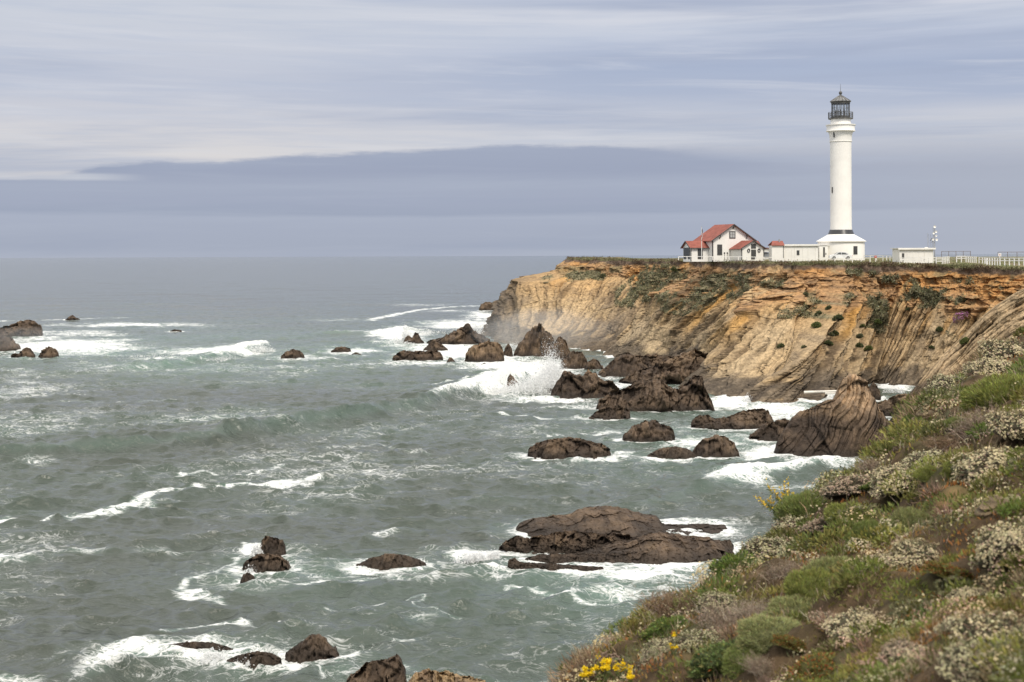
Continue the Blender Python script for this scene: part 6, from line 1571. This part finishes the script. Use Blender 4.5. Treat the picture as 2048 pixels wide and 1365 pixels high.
# ================================================================== breaking spray, drifting mist, haze
def spray_mat():
    m = bpy.data.materials.new('spray_drops'); m.use_nodes = True
    T = NT(m.node_tree)
    d = T.node('ShaderNodeBsdfDiffuse'); d.inputs[0].default_value = (.86, .86, .85, 1)
    t = T.node('ShaderNodeBsdfTranslucent'); t.inputs[0].default_value = (.86, .86, .85, 1)
    x = T.node('ShaderNodeMixShader'); x.inputs[0].default_value = .5
    T.l.new(d.outputs[0], x.inputs[1]); T.l.new(t.outputs[0], x.inputs[2])
    o = T.node('ShaderNodeOutputMaterial'); T.l.new(x.outputs[0], o.inputs[0])
    return m
M['spray'] = spray_mat()
def puff_mat(name, dens, scale, thr):
    m = bpy.data.materials.new(name); m.use_nodes = True
    T = NT(m.node_tree); tc = T.node('ShaderNodeTexCoord'); v = tc.outputs['Object']
    r = T.node('ShaderNodeVectorMath', operation='LENGTH'); T.l.new(v, r.inputs[0])
    n = T.noise(v, scale, 4.0, .6)
    body = T.sstep(T.m('ADD', T.m('SUBTRACT', 1.0, r.outputs['Value']), T.m('MULTIPLY', T.m('SUBTRACT', n, .5), 1.3)), thr, thr + .45)
    rim = T.sstep(r.outputs['Value'], .75, 1.0, 1.0, 0.0)
    p = T.node('ShaderNodeVolumePrincipled'); p.inputs['Color'].default_value = (.97, .97, .97, 1); p.inputs['Anisotropy'].default_value = .2
    T.l.new(T.m('MULTIPLY', T.m('MULTIPLY', body, rim), dens), p.inputs['Density'])
    o = T.node('ShaderNodeOutputMaterial'); T.l.new(p.outputs[0], o.inputs['Volume'])
    return m
MIST = puff_mat('drifting_mist', .009, 1.6, .05)
def puff(label, px, py, base, rx_px, rz_px, ry, mat, tilt=0.0, name='spray_cloud'):
    Y = float(sea_depth(px, base)); c = at(px, py, Y); k = Y / FPX
    b = MB(); prof = [(math.sin(a) + 1e-4, -math.cos(a)) for a in np.linspace(0.02, math.pi - .02, 11)]
    b.lathe(prof, 20); o = b.build(name, mat); o.location = c; o.scale = (rx_px * k, ry, rz_px * k); o.rotation_euler = (0, tilt, 0)
    return tag(o, label, 'sea spray', kind='stuff')
def drops(label, arcs, seed, name='spray_drops'):
    """arcs: px, base py, width px, height px, lean, count: jets of droplets thrown up from the water"""
    lb = LB(seed); r = lb.r
    for px, base, w, h, lean, n in arcs:
        Y = float(sea_depth(px, base)); k = Y / FPX; o = on_sea(px, base)
        jets = 16; jx = r.normal(size=jets) * .45; jh = r.uniform(.35, 1.0, jets) * np.exp(-jx ** 2 * .8); j = r.integers(0, jets, n)
        t = r.beta(1.1, 1.7, n)
        x = (jx[j] * w * .5 + r.normal(size=n) * w * (.05 + .10 * t) + lean * t * h) * k
        z = np.maximum(t * jh[j] * h * k * 1.25 + r.normal(size=n) * .15, 0); y = r.normal(size=n) * w * k * .22 + .2 * x
        c = o + np.stack([x, y, z], -1); nn = r.normal(size=(n, 3)); nn /= np.linalg.norm(nn, axis=1, keepdims=True)
        lb.discs(c, nn, r.gamma(1.1, .046, n) * (Y / 250) ** .5 * (1.25 - t), np.full((n, 3), .8))
    o = link(name, lb.mesh(name, 'spray')); tag(o, label, 'sea spray', kind='stuff')
drops('white spray thrown up by the wave breaking before the headland', [(1106, 780, 76, 92, -.10, 30000), (1080, 786, 110, 64, .15, 20000), (1046, 786, 80, 34, .2, 8000), (1000, 784, 80, 26, .1, 3000), (960, 782, 60, 18, .1, 1600)], 1)
drops('white spray bursting behind the jagged twin-peaked rock', [(814, 686, 34, 40, -.1, 6000), (790, 688, 70, 14, .2, 1800), (860, 668, 90, 12, .1, 1500)], 2)
drops('spray along the foot of the headland nose', [(985, 668, 50, 30, .2, 2200), (940, 664, 60, 14, .2, 1500), (1030, 700, 40, 20, .1, 1200), (1018, 706, 20, 20, 0, 800)], 3)
drops('spray crest of the wave breaking by the lone dark knob', [(524, 704, 40, 24, -.15, 2400), (440, 722, 90, 12, .1, 1600), (300, 716, 120, 8, .0, 1200)], 4)
drops('splash beside the upper of the three kelp-covered rocks', [(515, 1112, 22, 26, -.1, 2600), (506, 1146, 30, 8, 0, 500)], 5)
drops('white burst of foam left of the mussel ledge', [(945, 1122, 50, 20, -.1, 3200), (985, 1116, 40, 12, .2, 1500)], 6)
drops('small splashes along the near surf line', [(350, 1316, 60, 12, .1, 1600), (420, 1318, 60, 14, .1, 1600), (490, 1324, 50, 9, .1, 900)], 7)
drops('spray in the cove beside the slab spur', [(1790, 786, 40, 16, .1, 1200), (1495, 806, 20, 22, .0, 500), (1806, 848, 20, 10, 0, 400)], 8)
puff('thin mist drifting along the foot of the headland', 1080, 660, 700, 170, 58, 34.0, MIST, name='sea_mist')
puff('thin mist over the surf at the left edge', 30, 676, 706, 150, 30, 10.0, MIST, name='sea_mist')
